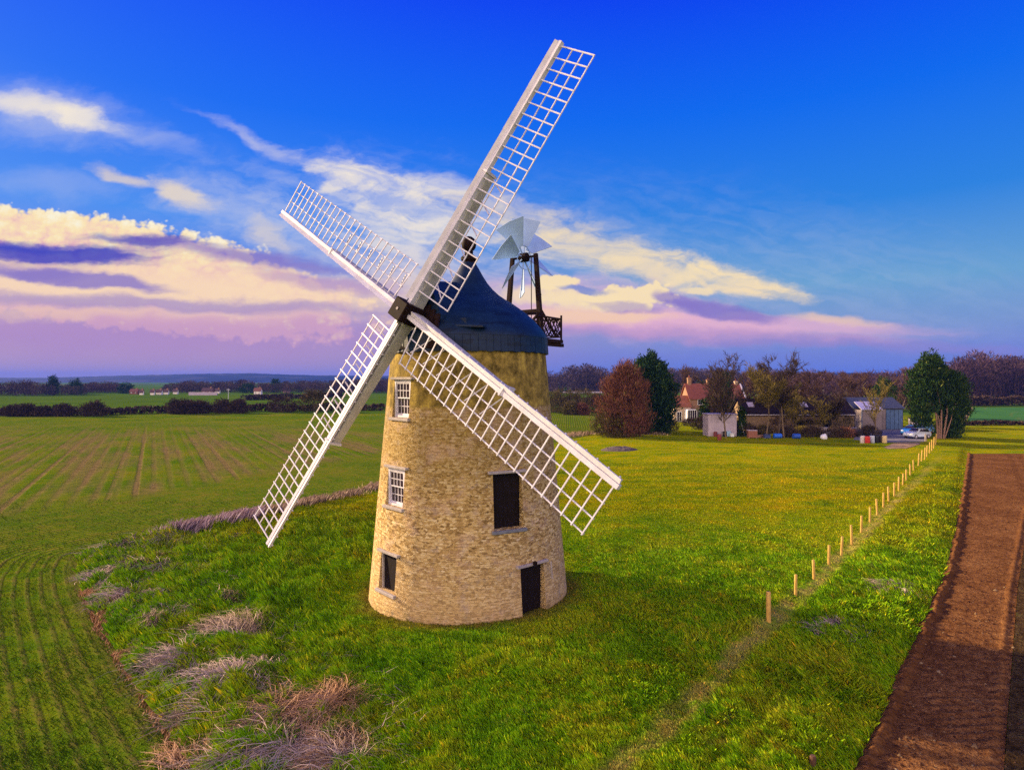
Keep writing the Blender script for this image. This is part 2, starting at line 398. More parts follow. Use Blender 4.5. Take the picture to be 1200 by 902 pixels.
# ---- grass colouring shared by the meadow sheet, the base sheet and the blades
def grass_color(t, pos, blade=False):
    x, y, z = t.sep(pos)
    flat = t.combine(x, y, 0.0)
    big = t.noise(flat, .07, 3, .55); mid = t.noise(flat, .42, 4, .6, .6); tiny = t.noise(flat, 3.2, 3, .65)
    streak = t.noise(t.combine(t.m('MULTIPLY', x, .16), t.m('MULTIPLY', y, .5)), 1.0, 4, .6)
    f = t.m('ADD', t.m('ADD', t.m('MULTIPLY', mid, .42), t.m('MULTIPLY', big, .30)), t.m('MULTIPLY', tiny, .38))
    near = t.ramp(f, [(.37, (.032, .088, .002)), (.45, (.092, .225, .003)), (.53, (.148, .290, .004)), (.62, (.240, .300, .008))])
    gold = t.m('MULTIPLY', t.sm(t.noise(flat, 1.9, 4, .75), .52, .66), t.sm(t.m('ADD', x, t.m('MULTIPLY', big, 8)), 1.0, 8.0))
    near = t.mix(t.m('MULTIPLY', gold, .55), near, (.26, .19, .012))
    fm = t.m('ADD', t.m('MULTIPLY', streak, .40), t.m('ADD', t.m('MULTIPLY', mid, .34), t.m('ADD', t.m('MULTIPLY', big, .14), t.m('MULTIPLY', tiny, .14))))
    far = t.ramp(fm, [(.40, (.080, .140, .002)), (.47, (.155, .200, .002)), (.54, (.230, .230, .002)), (.63, (.310, .240, .003))])
    col = t.mix(t.sm(y, 25, 42), near, far)
    # worn path beside the fence line and pale dead patches
    straw = t.sm(t.noise(flat, 1.1, 4, .7, .8), .60, .72)
    w = t.m('MULTIPLY', straw, t.sm(y, 45, 30))
    col = t.mix(t.m('MULTIPLY', w, .45), col, (.21, .17, .055))
    rb = t.m('ADD', t.vm_len(t.combine(t.m('SUBTRACT', x, XT), t.m('SUBTRACT', y, YT), 0.0)), t.m('MULTIPLY', t.m('SUBTRACT', t.noise(flat, 1.6, 3, .7), .5), 1.3))
    col = t.mix(t.m('MULTIPLY', t.sm(rb, 4.7, 3.7), .75), col, (.15, .085, .022))
    # trodden track: a soft band running alongside the posts on the right
    trk = t.m('SUBTRACT', x, t.m('MULTIPLY_ADD', y, .82, -7.9))
    trk = t.m('ADD', trk, t.m('MULTIPLY', t.m('SUBTRACT', t.noise(flat, .35, 3), .5), 1.4))
    band = t.m('MULTIPLY', t.m('MULTIPLY', t.sm(t.m('ABSOLUTE', trk), .62, .1), t.sm(y, 75, 35)), t.sm(t.noise(flat, 1.2, 3, .7), .30, .62))
    return t.mix(t.m('MULTIPLY', band, .78), col, (.36, .285, .075))
mg, t, b = new_mat('meadow_grass')
pos = t.node('ShaderNodeNewGeometry').outputs['Position']
col = grass_color(t, pos)
b.inputs['Roughness'].default_value = .9; b.inputs['Specular IOR Level'].default_value = 0
t.put(b.inputs['Base Color'], col)
hgt = t.m('ADD', t.noise(pos, 5, 4, .7), t.m('MULTIPLY', t.noise(pos, 18, 3, .7), .5))
t.l.new(t.bump(hgt, .9, .12), b.inputs['Normal'])
M_GRASS = mg

# base sheet, to the horizon
fg, t, b = new_mat('far_fields')
pos = t.node('ShaderNodeNewGeometry').outputs['Position']
x, y, z = t.sep(pos)
near_col = grass_color(t, pos)
vo = t.node('ShaderNodeTexVoronoi', voronoi_dimensions='2D'); t.put(vo.inputs['Vector'], t.combine(t.m('ADD', x, t.m('MULTIPLY', t.noise(pos, .002, 2), 120)), t.m('MULTIPLY', y, .8))); vo.inputs['Scale'].default_value = .0042
fld = t.ramp(t.sep(vo.outputs['Color'])[0], [(.1, (.045, .105, .008)), (.35, (.07, .17, .008)), (.55, (.10, .085, .035)), (.75, (.05, .13, .012)), (.95, (.13, .15, .02))], 'CONSTANT')
fld = t.mix(t.sm(t.noise(pos, .02, 4), .3, .7), fld, (.062, .115, .008))
close = t.mix(t.sm(t.noise(t.combine(x, t.m('MULTIPLY', y, 4)), .02, 4), .3, .7), (.042, .095, .006), (.072, .125, .007))
fld = t.mix(t.sm(y, 430, 300), fld, close)
t.put(b.inputs['Base Color'], t.mix(t.sm(y, 125, 155), near_col, fld))
b.inputs['Roughness'].default_value = 1; b.inputs['Specular IOR Level'].default_value = 0
t.l.new(t.bump(t.noise(pos, 2.5, 4, .7), .6, .15), b.inputs['Normal'])
q = MB(); q.add([(-5150, -280, 0), (5150, -280, 0), (5150, 6150, 0), (-5150, 6150, 0)], [(0, 1, 2, 3)])
tag(q.build('ground', fg), kind='structure')

# ---- meadow sheet with tussocks
ys = np.concatenate([[7.0], 7.0 * np.cumprod(np.full(300, (80 / 7.0) ** (1 / 300)))])
us = np.linspace(0, 1, 330)
Yg, Ug = np.meshgrid(ys, us, indexing='ij')
Xg = xl(Yg) + Ug * (xr(Yg) - xl(Yg))
Zg = meadow_h(Xg, Yg)
def grid_faces(nr, nc):
    i = np.arange(nr - 1)[:, None] * nc + np.arange(nc - 1)[None, :]
    return np.stack([i, i + 1, i + nc + 1, i + nc], -1).reshape(-1, 4)
o = np_mesh('meadow', np.stack([Xg, Yg, Zg], -1), grid_faces(*Xg.shape), M_GRASS, smooth=True)
tag(o, kind='structure')

# ---- young crop in the big field on the left
cm_, t, b = new_mat('crop_field')
pos = t.node('ShaderNodeNewGeometry').outputs['Position']; x, y, z = t.sep(pos)
sd = t.attr('edge_distance').outputs['Fac']
n1 = t.noise(pos, .12, 4, .6); n2 = t.noise(pos, 1.3, 4, .65, .5); n3 = t.noise(pos, 9, 3, .7)
wob = t.m('MULTIPLY', t.m('SUBTRACT', t.noise(pos, .25, 2), .5), .5)
perp = t.m('ADD', t.m('MULTIPLY', x, .864), t.m('MULTIPLY', y, .504))
inner = t.sm(t.m('ADD', sd, t.m('MULTIPLY', wob, 4)), 11, 15)
def rows(coord, period, width):
    p = t.m('PINGPONG', coord, period / 2); return t.sm(p, width, width * .2)
edge_rows = rows(t.m('ADD', sd, t.m('MULTIPLY', wob, .12)), .42, .12)
edge_tracks = t.m('MAXIMUM', rows(t.m('ADD', t.m('ADD', sd, wob), -1.0), 5.2, .22), t.m('MULTIPLY', rows(t.m('ADD', t.m('ADD', sd, wob), -2.9), 5.2, .20), .9))
in_tracks = t.m('MAXIMUM', rows(t.m('ADD', perp, 2.75), 7.2, .26), rows(t.m('ADD', perp, 1.15), 7.2, .26))
in_rows = rows(t.m('ADD', perp, t.m('MULTIPLY', wob, .5)), 1.2, .34)
gf = t.m('ADD', t.m('ADD', t.m('MULTIPLY', n1, .45), t.m('MULTIPLY', n2, .4)), t.m('MULTIPLY', n3, .25))
green = t.ramp(gf, [(.36, (.034, .082, .003)), (.48, (.062, .122, .004)), (.58, (.108, .145, .006)), (.68, (.160, .135, .014))])
soil = t.ramp(t.m('ADD', t.m('MULTIPLY', n2, .5), t.m('MULTIPLY', n3, .5)), [(.35, (.090, .066, .020)), (.65, (.215, .160, .060))])
wide = t.sm(t.noise(t.combine(t.m('MULTIPLY', perp, .22), t.m('MULTIPLY', t.m('SUBTRACT', t.m('MULTIPLY', y, .864), t.m('MULTIPLY', x, .504)), .035)), 1, 3, .6), .42, .62)
k_in = t.m('ADD', t.m('ADD', t.m('MULTIPLY', t.m('MULTIPLY', in_tracks, .8), t.sm(n2, .28, .6)), t.m('MULTIPLY', in_rows, .35)), t.m('MULTIPLY', wide, .75), clamp=True)
k_in = t.m('MULTIPLY', k_in, t.sm(y, 130, 75))
k_ed = t.m('ADD', t.m('MULTIPLY', edge_rows, .55), t.m('MULTIPLY', edge_tracks, .16), clamp=True)
k_ed = t.m('MULTIPLY', k_ed, t.m('ADD', .25, t.m('MULTIPLY', t.sm(t.m('ADD', t.m('MULTIPLY', n2, .6), t.m('MULTIPLY', n3, .4)), .38, .58), .85)))
k = t.m('ADD', t.m('MULTIPLY', k_in, inner), t.m('MULTIPLY', k_ed, t.m('SUBTRACT', 1, inner)), clamp=True)
k = t.m('MAXIMUM', k, t.m('MULTIPLY', t.sm(t.m('ADD', sd, wob), .7, .1), .55))
soil = t.mix(t.m('SUBTRACT', 1, inner), soil, t.mix(.5, soil, (.040, .028, .010)))
t.put(b.inputs['Base Color'], t.mix(k, green, soil))
b.inputs['Roughness'].default_value = 1; b.inputs['Specular IOR Level'].default_value = 0
hh = t.m('SUBTRACT', t.m('ADD', t.m('MULTIPLY', n3, .8), t.m('MULTIPLY', n2, .6)), t.m('MULTIPLY', k, .7))
t.l.new(t.bump(hh, .8, .1), b.inputs['Normal'])
ysc = 6.0 * np.cumprod(np.concatenate([[1], np.full(150, (153 / 6.0) ** (1 / 150))]))
us = np.linspace(0, 1, 110) ** 2.6
Yc, Uc = np.meshgrid(ysc, us, indexing='ij'); Xc = xl(Yc) + .06 + Uc * (-40 - 1.15 * Yc - xl(Yc))
sdc = seg_dist(Xc, Yc, LB)
o = np_mesh('crop_field', np.stack([Xc, Yc, np.full_like(Xc, .005)], -1), grid_faces(*Xc.shape), cm_, attrs={'edge_distance': sdc})
tag(o, kind='structure')

# ---- ploughed and harrowed strip on the right
pm, t, b = new_mat('ploughed_soil')
pos = t.node('ShaderNodeNewGeometry').outputs['Position']; x, y, z = t.sep(pos)
sd = t.attr('edge_distance').outputs['Fac']
n1 = t.noise(pos, .35, 4, .6); n2 = t.noise(pos, 3.0, 4, .7); n3 = t.noise(pos, 14, 3, .7)
f = t.m('ADD', t.m('ADD', t.m('MULTIPLY', n1, .22), t.m('MULTIPLY', n2, .36)), t.m('MULTIPLY', n3, .46))
soil = t.ramp(f, [(.38, (.056, .022, .008)), (.50, (.138, .058, .020)), (.60, (.225, .105, .036)), (.68, (.36, .20, .07))])
wheel = t.sm(t.m('ABSOLUTE', t.m('SUBTRACT', t.m('PINGPONG', t.m('ADD', sd, t.m('MULTIPLY', n1, .2)), 2.6), .55)), .4, .1)
soil = t.mix(t.m('MULTIPLY', wheel, .35), soil, (.070, .028, .010))
t.put(b.inputs['Base Color'], soil)
b.inputs['Roughness'].default_value = 1; b.inputs['Specular IOR Level'].default_value = 0
t.l.new(t.bump(t.m('ADD', n3, t.m('MULTIPLY', n2, .8)), .9, .06), b.inputs['Normal'])
PR = [(6.0, 4.9), (12.87, 10.35), (24, 19.8), (68.2, 58.5)]   # right edge (depth, x)
PRy, PRx = np.array(PR).T
ysp = 7.0 * np.cumprod(np.concatenate([[1], np.full(520, (68.4 / 7.0) ** (1 / 520))])); us = np.linspace(0, 1, 90)
Yp, Up = np.meshgrid(ysp, us, indexing='ij')
x0 = xr(Yp) + .02 - .25 * np.clip(.3 + fbm(Yp * .9, Yp * 0 + 4, 3), 0, 1) - .10 * np.clip(pn(Yp * 4, Yp * 0 + 2), 0, 1); x1 = np.interp(Yp, PRy, PRx)
Xp = x0 + Up * (x1 - x0) ; sdp = Xp - x0; sd2 = x1 - Xp
fade = sstep(Yp, 34, 17)
Zp = .03 + .022 * fade * np.sin((Yp + .12 * pn(Xp * .8, Yp * .8)) * 2 * pi / .31) + .022 * fbm(Xp * 2.6, Yp * 2.6, 3) + .03 * fbm(Xp * .6, Yp * .6, 2)
Zp += .10 * np.exp(-((sdp - .25) / .16) ** 2) * (1 + pn(Xp * 2, Yp * 2)) + .05 * np.exp(-((sd2 - .3) / .15) ** 2) - .05 * np.exp(-((sdp - .75) / .25) ** 2)
Zp = np.maximum(Zp, .030)
o = np_mesh('ploughed_field', np.stack([Xp, Yp, Zp], -1), grid_faces(*Xp.shape), pm, attrs={'edge_distance': sdp}, smooth=True)
tag(o, kind='structure')
# rough cultivated ground beyond it
rm, t, b = new_mat('cloddy_soil')
pos = t.node('ShaderNodeNewGeometry').outputs['Position']; x, y, z = t.sep(pos)
n2 = t.noise(pos, 2.2, 4, .7, .6); n3 = t.noise(pos, 10, 3, .7)
t.put(b.inputs['Base Color'], t.ramp(t.m('ADD', t.m('MULTIPLY', n2, .6), t.m('MULTIPLY', n3, .45)), [(.38, (.022, .012, .005)), (.52, (.058, .034, .013)), (.60, (.095, .062, .025)), (.70, (.060, .090, .010))]))
b.inputs['Roughness'].default_value = 1; b.inputs['Specular IOR Level'].default_value = .02
t.l.new(t.bump(t.m('ADD', n3, n2), 1.0, .12), b.inputs['Normal'])
rf = t.sm(y, 30, 20)
us = np.linspace(0, 1, 60); ysr = 7.0 * np.cumprod(np.concatenate([[1], np.full(160, (68.4 / 7.0) ** (1 / 160))])); Yr, Ur = np.meshgrid(ysr, us, indexing='ij')
x0 = np.interp(Yr, PRy, PRx) + .02; Xr = x0 + Ur * 30
Zr = np.maximum(.02 + .07 * fbm(Xr * 1.4, Yr * 1.4, 3) + .05, .009)
o = np_mesh('harrowed_field', np.stack([Xr, Yr, Zr], -1), grid_faces(*Xr.shape), rm, smooth=True)
tag(o, kind='structure')

# ---- grass blades ------------------------------------------------------------
def blade_mat(name, colfn):
    m, t, b = new_mat(name)
    pos = t.node('ShaderNodeNewGeometry').outputs['Position']
    tone = t.attr('tone').outputs['Fac']
    c = colfn(t, pos, tone)
    t.put(b.inputs['Base Color'], c); b.inputs['Roughness'].default_value = .75; b.inputs['Specular IOR Level'].default_value = .03
    return m
def green_blade(t, pos, tone):
    c = grass_color(t, pos, True)
    return t.mix(1.0, c, t.ramp(tone, [(0, (.42, .48, .6)), (.5, (1.0, 1.05, 1.0)), (.8, (1.5, 1.4, 1.1)), (.93, (2.2, 1.5, 1.6)), (1, (3.2, 1.7, 2.5))]), 'MULTIPLY')
M_BLADE = blade_mat('grass_blades', green_blade)
def blades(x, y, z, h, w, lean, heading, tone):
    """one bent blade (2 triangles) per point"""
    n = len(x); r = RNG
    a = r.uniform(0, 2 * pi, n)
    bx, by = np.cos(a) * w / 2, np.sin(a) * w / 2
    lx, ly = np.cos(heading) * lean * h, np.sin(heading) * lean * h
    V = np.empty((n, 4, 3), np.float32)
    V[:, 0] = np.stack([x - bx, y - by, z - .03], -1); V[:, 1] = np.stack([x + bx, y + by, z - .03], -1)
    V[:, 2] = np.stack([x + bx * .6 + lx * .4, y + by * .6 + ly * .4, z + h * .6], -1); V[:, 3] = np.stack([x + lx, y + ly, z + h], -1)
    i = np.arange(n)[:, None] * 4
    Fc = np.concatenate([i + [0, 1, 2], i + [0, 2, 3]], 0)
    return V.reshape(-1, 3), Fc, np.repeat(tone, 4)
def sample_meadow(n, y0, y1, gamma=1.9):
    u = RNG.uniform(0, 1, n)
    y = (y0 ** (1 - gamma) + u * (y1 ** (1 - gamma) - y0 ** (1 - gamma))) ** (1 / (1 - gamma))
    x = xl(y) + RNG.uniform(0, 1, n) * (xr(y) - xl(y))
    vis = np.abs(x / y) < .93
    x, y = x[vis], y[vis]
    return x, y
x, y = sample_meadow(520000, 10.5, 60, 1.8)
keep = np.hypot(x - XT, y - YT) > 3.72
x, y = x[keep], y[keep]
z = meadow_h(x, y); r = rough_mask(x, y)
tus = np.clip(.5 + fbm(x * 1.1, y * 1.1, 3) * 1.1, 0, 1)
h = (.04 + .24 * r * tus + .05 * RNG.random(len(x))) * RNG.uniform(.7, 1.3, len(x))
h *= 1 - .55 * sstep(np.abs(x - .82 * y + 7.9), .8, .15)
h *= .55 + .45 * sstep(np.hypot(x - XT, y - YT), 3.7, 6)
head = pi + .9 * fbm(x * .35, y * .35, 2) * 3 + RNG.normal(0, .8, len(x))
V, Fc, T = blades(x, y, z, h, RNG.uniform(.012, .03, len(x)) * (1 + y / 60), RNG.uniform(.3, 1.0, len(x)), head, np.clip(RNG.normal(.5, .22, len(x)), 0, 1))
tag(np_mesh('grass', V, Fc, M_BLADE, attrs={'tone': T}), 'rough green tussock grass covering the meadow round the windmill', 'grass', kind='stuff')
# seedlings standing in drill rows near the camera
n = 220000
y = (10.5 ** -1 + RNG.random(n) * (42 ** -1 - 10.5 ** -1)) ** -1
x = xl(y) - RNG.random(n) ** 1.1 * 30
sdv = seg_dist(x, y, LB); row = np.round(sdv / .21) * .21
k = (np.abs(x / y) < .93) & (sdv > .12) & (np.abs(sdv - row) < .09) & (RNG.random(n) < .5 + .7 * fbm(x * .5, y * .5, 3))
x, y = x[k], y[k]
M_CROP = blade_mat('crop_blades', lambda t, p, tone: t.ramp(tone, [(0, (.036, .090, .004)), (.6, (.076, .150, .005)), (1, (.15, .17, .012))]))
V, Fc, T = blades(x, y, np.full(len(x), .005), RNG.uniform(.03, .09, len(x)), RNG.uniform(.010, .022, len(x)) * (1 + y / 60), RNG.uniform(.4, 1.2, len(x)), RNG.uniform(0, 2 * pi, len(x)), RNG.random(len(x)))
tag(np_mesh('crop_seedlings', V, Fc, M_CROP, attrs={'tone': T}), 'young green cereal shoots in drill rows on the field', 'crop', kind='stuff')
# clods lying on the ploughed strip
n = 9000
y = (10.5 ** -1.2 + RNG.random(n) * (60 ** -1.2 - 10.5 ** -1.2)) ** (-1 / 1.2); x = xr(y) + .1 + RNG.random(n) * (np.interp(y, PRy, PRx) + 2.5 - xr(y))
s = RNG.gamma(1.6, .010, n) + .008
oct_ = np.array([(1, 0, 0), (0, 1, 0), (-1, 0, 0), (0, -1, 0), (0, 0, 1)], np.float32)
V = oct_[None] * s[:, None, None] * RNG.uniform(.6, 1.4, (n, 5, 1)); V[..., 2] *= .8
V += np.stack([x, y, np.full(n, .035)], -1)[:, None, :]
i = np.arange(n)[:, None] * 5
Fc = np.concatenate([i + a for a in ([0, 1, 4], [1, 2, 4], [2, 3, 4], [3, 0, 4])], 0)
M_CLOD = blade_mat('soil_clods', lambda t, p, tone: t.ramp(tone, [(0, (.04, .016, .008)), (.8, (.10, .045, .020)), (.93, (.17, .10, .045)), (1, (.30, .21, .10))]))
tag(np_mesh('soil_clods', V.reshape(-1, 3), Fc, M_CLOD, attrs={'tone': np.repeat(RNG.random(n), 5)}), 'loose clods and pale stones on the ploughed strip', 'soil clods', kind='stuff')

# ---- dead straw -----------------------------------------------------------------
def straw_strands(cx, cy, rx, ry, n, length, heading, spread, rise, wid=.012, local=False):
    """arching dead stems: 4-segment strips"""
    r = RNG
    ks = max(3, int(n / 45)); ka = r.uniform(0, 2 * pi, ks); kq = np.sqrt(r.random(ks)); kh = heading + r.normal(0, spread * 1.3, ks); kl = r.uniform(.55, 1.25, ks); kt = r.normal(0, .22, ks)
    kid = r.integers(0, ks, n)
    a = ka[kid]; q = np.clip(kq[kid] + .18 * r.normal(size=n), 0, 1.4)
    x = cx + rx * q * np.cos(a) + r.normal(0, .10 + .12 * rx, n); y = cy + ry * q * np.sin(a) + r.normal(0, .08 + .10 * ry, n)
    hd = kh[kid] + r.normal(0, .35, n); length = length * kl[kid]; L = length * r.uniform(.5, 1.25, n); up = rise * r.uniform(.1, 1.0, n); W = wid * r.uniform(.6, 1.4, n) * (1 + y / 70)
    curl = r.normal(0, .8, n)
    z0 = meadow_h(x, y) + np.clip(.22 * (1 - q), 0, .3) * rise * 1.1
    K = 5; V = np.empty((n, K, 2, 3), np.float32)
    for k in range(K):
        s = k / (K - 1); th = hd + curl * s
        X = x + np.cos(th) * L * s; Y = y + np.sin(th) * L * s; Z = np.maximum(z0 + up * (4 * s * (1 - s * .8)) * .55, meadow_h(X, Y) + .02)
        ww = W * (1 - .7 * s) / 2
        V[:, k, 0] = np.stack([X - np.sin(th) * ww, Y + np.cos(th) * ww, Z], -1); V[:, k, 1] = np.stack([X + np.sin(th) * ww, Y - np.cos(th) * ww, Z + ww * .8], -1)
    V = V.reshape(n, K * 2, 3); i = np.arange(n)[:, None] * (K * 2)
    Fc = np.concatenate([i + [2 * k, 2 * k + 1, 2 * k + 3, 2 * k + 2] for k in range(K - 1)], 0)
    return V.reshape(-1, 3), Fc, np.repeat(np.clip(r.random(n) * .75 + .12 + kt[kid], 0, 1), K * 2)
def straw_mat(name, lo, mid, hi):
    return blade_mat(name, lambda t, p, tone: t.ramp(tone, [(0, lo), (.5, mid), (1, hi)]))
M_STRAW = straw_mat('pale_straw', (.10, .07, .04), (.33, .23, .15), (.56, .42, .31))
M_GREYST = straw_mat('grey_straw', (.10, .07, .045), (.35, .25, .19), (.60, .46, .38))
M_RUST = straw_mat('rusty_bracken', (.12, .06, .03), (.36, .20, .10), (.58, .37, .22))
M_LILAC = straw_mat('lilac_dry_grass', (.17, .11, .12), (.38, .26, .29), (.58, .45, .48))
M_DARKST = straw_mat('dark_dead_stems', (.02, .012, .008), (.06, .035, .02), (.14, .08, .05))
HEAPS = [  # px, py of the photo, half sizes m, strands, length, heading, spread, rise, material, label
    (352, 842, 1.0, .70, 950, 1.0, .3, 1.2, .42, M_RUST, 'large heap of rusty and pale dead bracken nearest the camera'),
    (338, 884, 1.25, .5, 800, 1.1, 2.8, .7, .38, M_GREYST, 'pinkish grey flattened stems at the lower edge of the bracken heap'),
    (272, 812, .70, .55, 460, 1.15, 2.6, .45, .40, M_GREYST, 'lavender grey bundle of combed dead stems beside the bracken heap'),
    (385, 820, .40, .55, 260, .8, -.4, .9, .35, M_RUST, 'small orange brown tuft at the right shoulder of the bracken heap'),
    (262, 745, .95, .65, 520, 1.0, 1.8, .45, .55, M_STRAW, 'upright pale dead grass clump on the bank above the stem bundle'),
    (202, 785, .60, .40, 260, 1.0, 2.4, .6, .40, M_GREYST, 'sprawling grey dead stems low on the bank by the field edge'),
    (205, 805, .35, .30, 110, .8, 2.0, .9, .25, M_STRAW, 'small pale wisp of dead grass just below sprawling grey stems'),
    (255, 705, .30, .80, 170, .9, .8, .4, .25, M_STRAW, 'narrow streak of pale flattened grass running up the bank'),
    (133, 702, .62, .45, 330, .9, 1.2, 1.0, .35, M_GREYST, 'purple grey dead clump with one long stalk near the field corner'),
    (181, 702, .38, .28, 150, .6, 1.2, 1.0, .22, M_GREYST, 'round grey brown tuft right of the purple grey clump'),
    (166, 668, .75, .38, 330, .8, .2, .6, .25, M_GREYST, 'lilac grey flattened patch in the middle of the upper bank'),
    (172, 655, .65, .30, 230, .8, .2, .6, .22, M_RUST, 'tan dead patch just above the lilac flattened patch'),
    (172, 678, .25, .28, 90, .6, .9, .6, .2, M_STRAW, 'little straw wisp below the lilac flattened patch'),
    (118, 672, .45, .45, 160, .7, 1.4, .8, .25, M_GREYST, 'grey clump at the outer left of the upper bank'),
    (140, 640, 1.5, .55, 420, .8, .3, .5, .25, M_GREYST, 'dull purple band of dead grass along the field corner'),
    (178, 735, .30, .3, 110, .6, .7, .8, .25, M_STRAW, 'small tan tuft in deep grass halfway down the bank'),
    (176, 758, .22, .3, 80, .55, 1.6, .8, .2, M_RUST, 'small orange tuft in deep grass lower down the bank'),
    (240, 838, .5, .3, 140, .9, 2.9, .6, .25, M_STRAW, 'thin scatter of pale stems left of the bracken heap'),
    (310, 795, .4, .4, 170, .7, 1.5, .9, .35, M_STRAW, 'dry yellow grey tuft above the bracken heap'),
    (392, 878, .75, .40, 420, .9, 2.6, .8, .28, M_RUST, 'tan tangle of dead stems at the right end of the bracken heap'),
    (308, 858, .60, .40, 380, .9, 2.2, .8, .28, M_RUST, 'rusty tangle of dead stems at the left side of the bracken heap'),
    (1062, 690, .90, .8, 260, .6, .9, .7, .14, M_GREYST, 'pale grey flattened grass patch close to the ploughed strip'),
    (985, 735, .80, .6, 200, .6, .9, .8, .14, M_GREYST, 'thin grey flattened grass patch between path and ploughed strip'),
    (848, 845, .28, .12, 90, .4, .3, .9, .16, M_DARKST, 'small dark brown tuft beside the trodden path'),
    (220, 878, .45, .35, 160, .7, 1.3, 1.0, .3, M_RUST, 'brownish dead tussock at the lower end of the field edge'),
]
for (hx, hy, rx, ry, n, L, hd, sp, rise, mt, lab) in HEAPS:
    X, Y = gp(hx, hy, .3)
    V, Fc, T = straw_strands(X, Y, rx, ry, int(n * 1.7), L, hd, sp, rise)
    root = (X, Y, float(meadow_h(np.array([X]), np.array([Y]))[0]))
    o = np_mesh('dead_grass_clump', V - np.array(root, np.float32), Fc, mt, attrs={'tone': T}); o.location = root
    tag(o, lab, 'dead grass', 'clumps of dead grass and bracken on the bank')
# loose dead stems and litter spread between the clumps
n = 16000
y = RNG.uniform(12, 31.5, n); x = xl(y) + RNG.gamma(1.5, 1.5, n) + .15
k = (x < -2.2) & (pn(x * .8, y * .8) + .6 * pn(x * 2.3, y * 2.3) > .05) & (x < xl(y) + 6.5)
x, y = x[k], y[k]; n = len(x)
hd = RNG.uniform(0, 2 * pi) + 2.0 * pn(x * .4, y * .4) + RNG.normal(0, .7, n); L = RNG.uniform(.12, .55, n); w = RNG.uniform(.008, .016, n) * (1 + y / 60)
zb = meadow_h(x, y) + RNG.uniform(.03, .16, n); X2 = x + np.cos(hd) * L; Y2 = y + np.sin(hd) * L; z2 = np.maximum(meadow_h(X2, Y2), 0) + RNG.uniform(.02, .22, n)
V = np.stack([np.stack([x - np.sin(hd) * w / 2, y + np.cos(hd) * w / 2, zb], -1), np.stack([x + np.sin(hd) * w / 2, y - np.cos(hd) * w / 2, zb], -1), np.stack([X2, Y2, z2], -1)], 1).reshape(-1, 3)
M_LITTER = straw_mat('dead_stems', (.10, .07, .05), (.30, .21, .15), (.54, .41, .34))
tag(np_mesh('dead_stems', V, np.arange(n * 3).reshape(-1, 3), M_LITTER, attrs={'tone': np.repeat(RNG.random(n), 3)}), 'loose dead stems scattered through the grass of the bank', 'dead stems', kind='stuff')
# tall dry grass along the far edge of the meadow, and the straw line of the field edge
def standing(pts, n, width, hmin, hmax, mat, name, label, ht=.22):
    P = np.array([gp(px, py) for px, py in pts]); seg = np.linalg.norm(np.diff(P, axis=0), axis=1); cs = np.concatenate([[0], np.cumsum(seg)])
    s = RNG.random(n) * cs[-1]; x = np.interp(s, cs, P[:, 0]); y = np.interp(s, cs, P[:, 1])
    env = np.clip(.5 + 1.3 * pn(s * .45, s * 0 + 3.3) + .7 * pn(s * 1.7, s * 0 + 1.3), .08, 1)
    keep = RNG.random(n) < env
    x = x + RNG.normal(0, width, n); y = y + RNG.normal(0, width, n)
    x, y, env = x[keep], y[keep], env[keep]
    z = np.maximum(meadow_h(np.maximum(x, xl(y) + .01), y), 0)
    V, Fc, T = blades(x, y, z, RNG.uniform(hmin, hmax, len(x)) * env, RNG.uniform(.015, .03, len(x)) * (1 + y / 60), RNG.uniform(.2, .9, len(x)), RNG.normal(.2, .9, len(x)), RNG.random(len(x)))
    tag(np_mesh(name, V, Fc, mat, attrs={'tone': T}), label, 'dry grass', kind='stuff')
standing([(178, 634), (230, 626), (290, 613)], 6000, .45, .25, .72, M_LILAC, 'purple_dry_grass', 'tall purplish dry grass along the crop edge left of the lowest sail')
standing([(290, 612), (340, 598), (400, 584), (445, 572)], 8000, .45, .25, .65, M_STRAW, 'tan_dry_grass', 'tall tan dry grass along the crop edge beside the tower')
standing([(97, 690), (120, 740), (150, 790), (190, 850), (225, 905)], 6000, .10, .08, .26, M_RUST, 'edge_dry_grass', 'thin line of orange dry grass along the field edge')
standing([(660, 512), (700, 507), (740, 505), (775, 510)], 2500, .8, .25, .7, M_STRAW, 'verge_dry_grass', 'low dry grass verge in front of the reddish tree')
# ================================================================== WINDMILL
mill = empty('windmill', (XT, YT, 0), 0, 'round stone tower windmill with four white lattice sails and dark blue cap', 'windmill')
ZB, ZT = -.35, zat(415, 23.5)                  # masonry foot / top
R0, R1 = 3.76, 2.93
def RT(z): return R0 + (R1 - R0) * z / ZT
AXIS = Vector((XT, YT, 0))
def local(p): return Vector(p) - AXIS

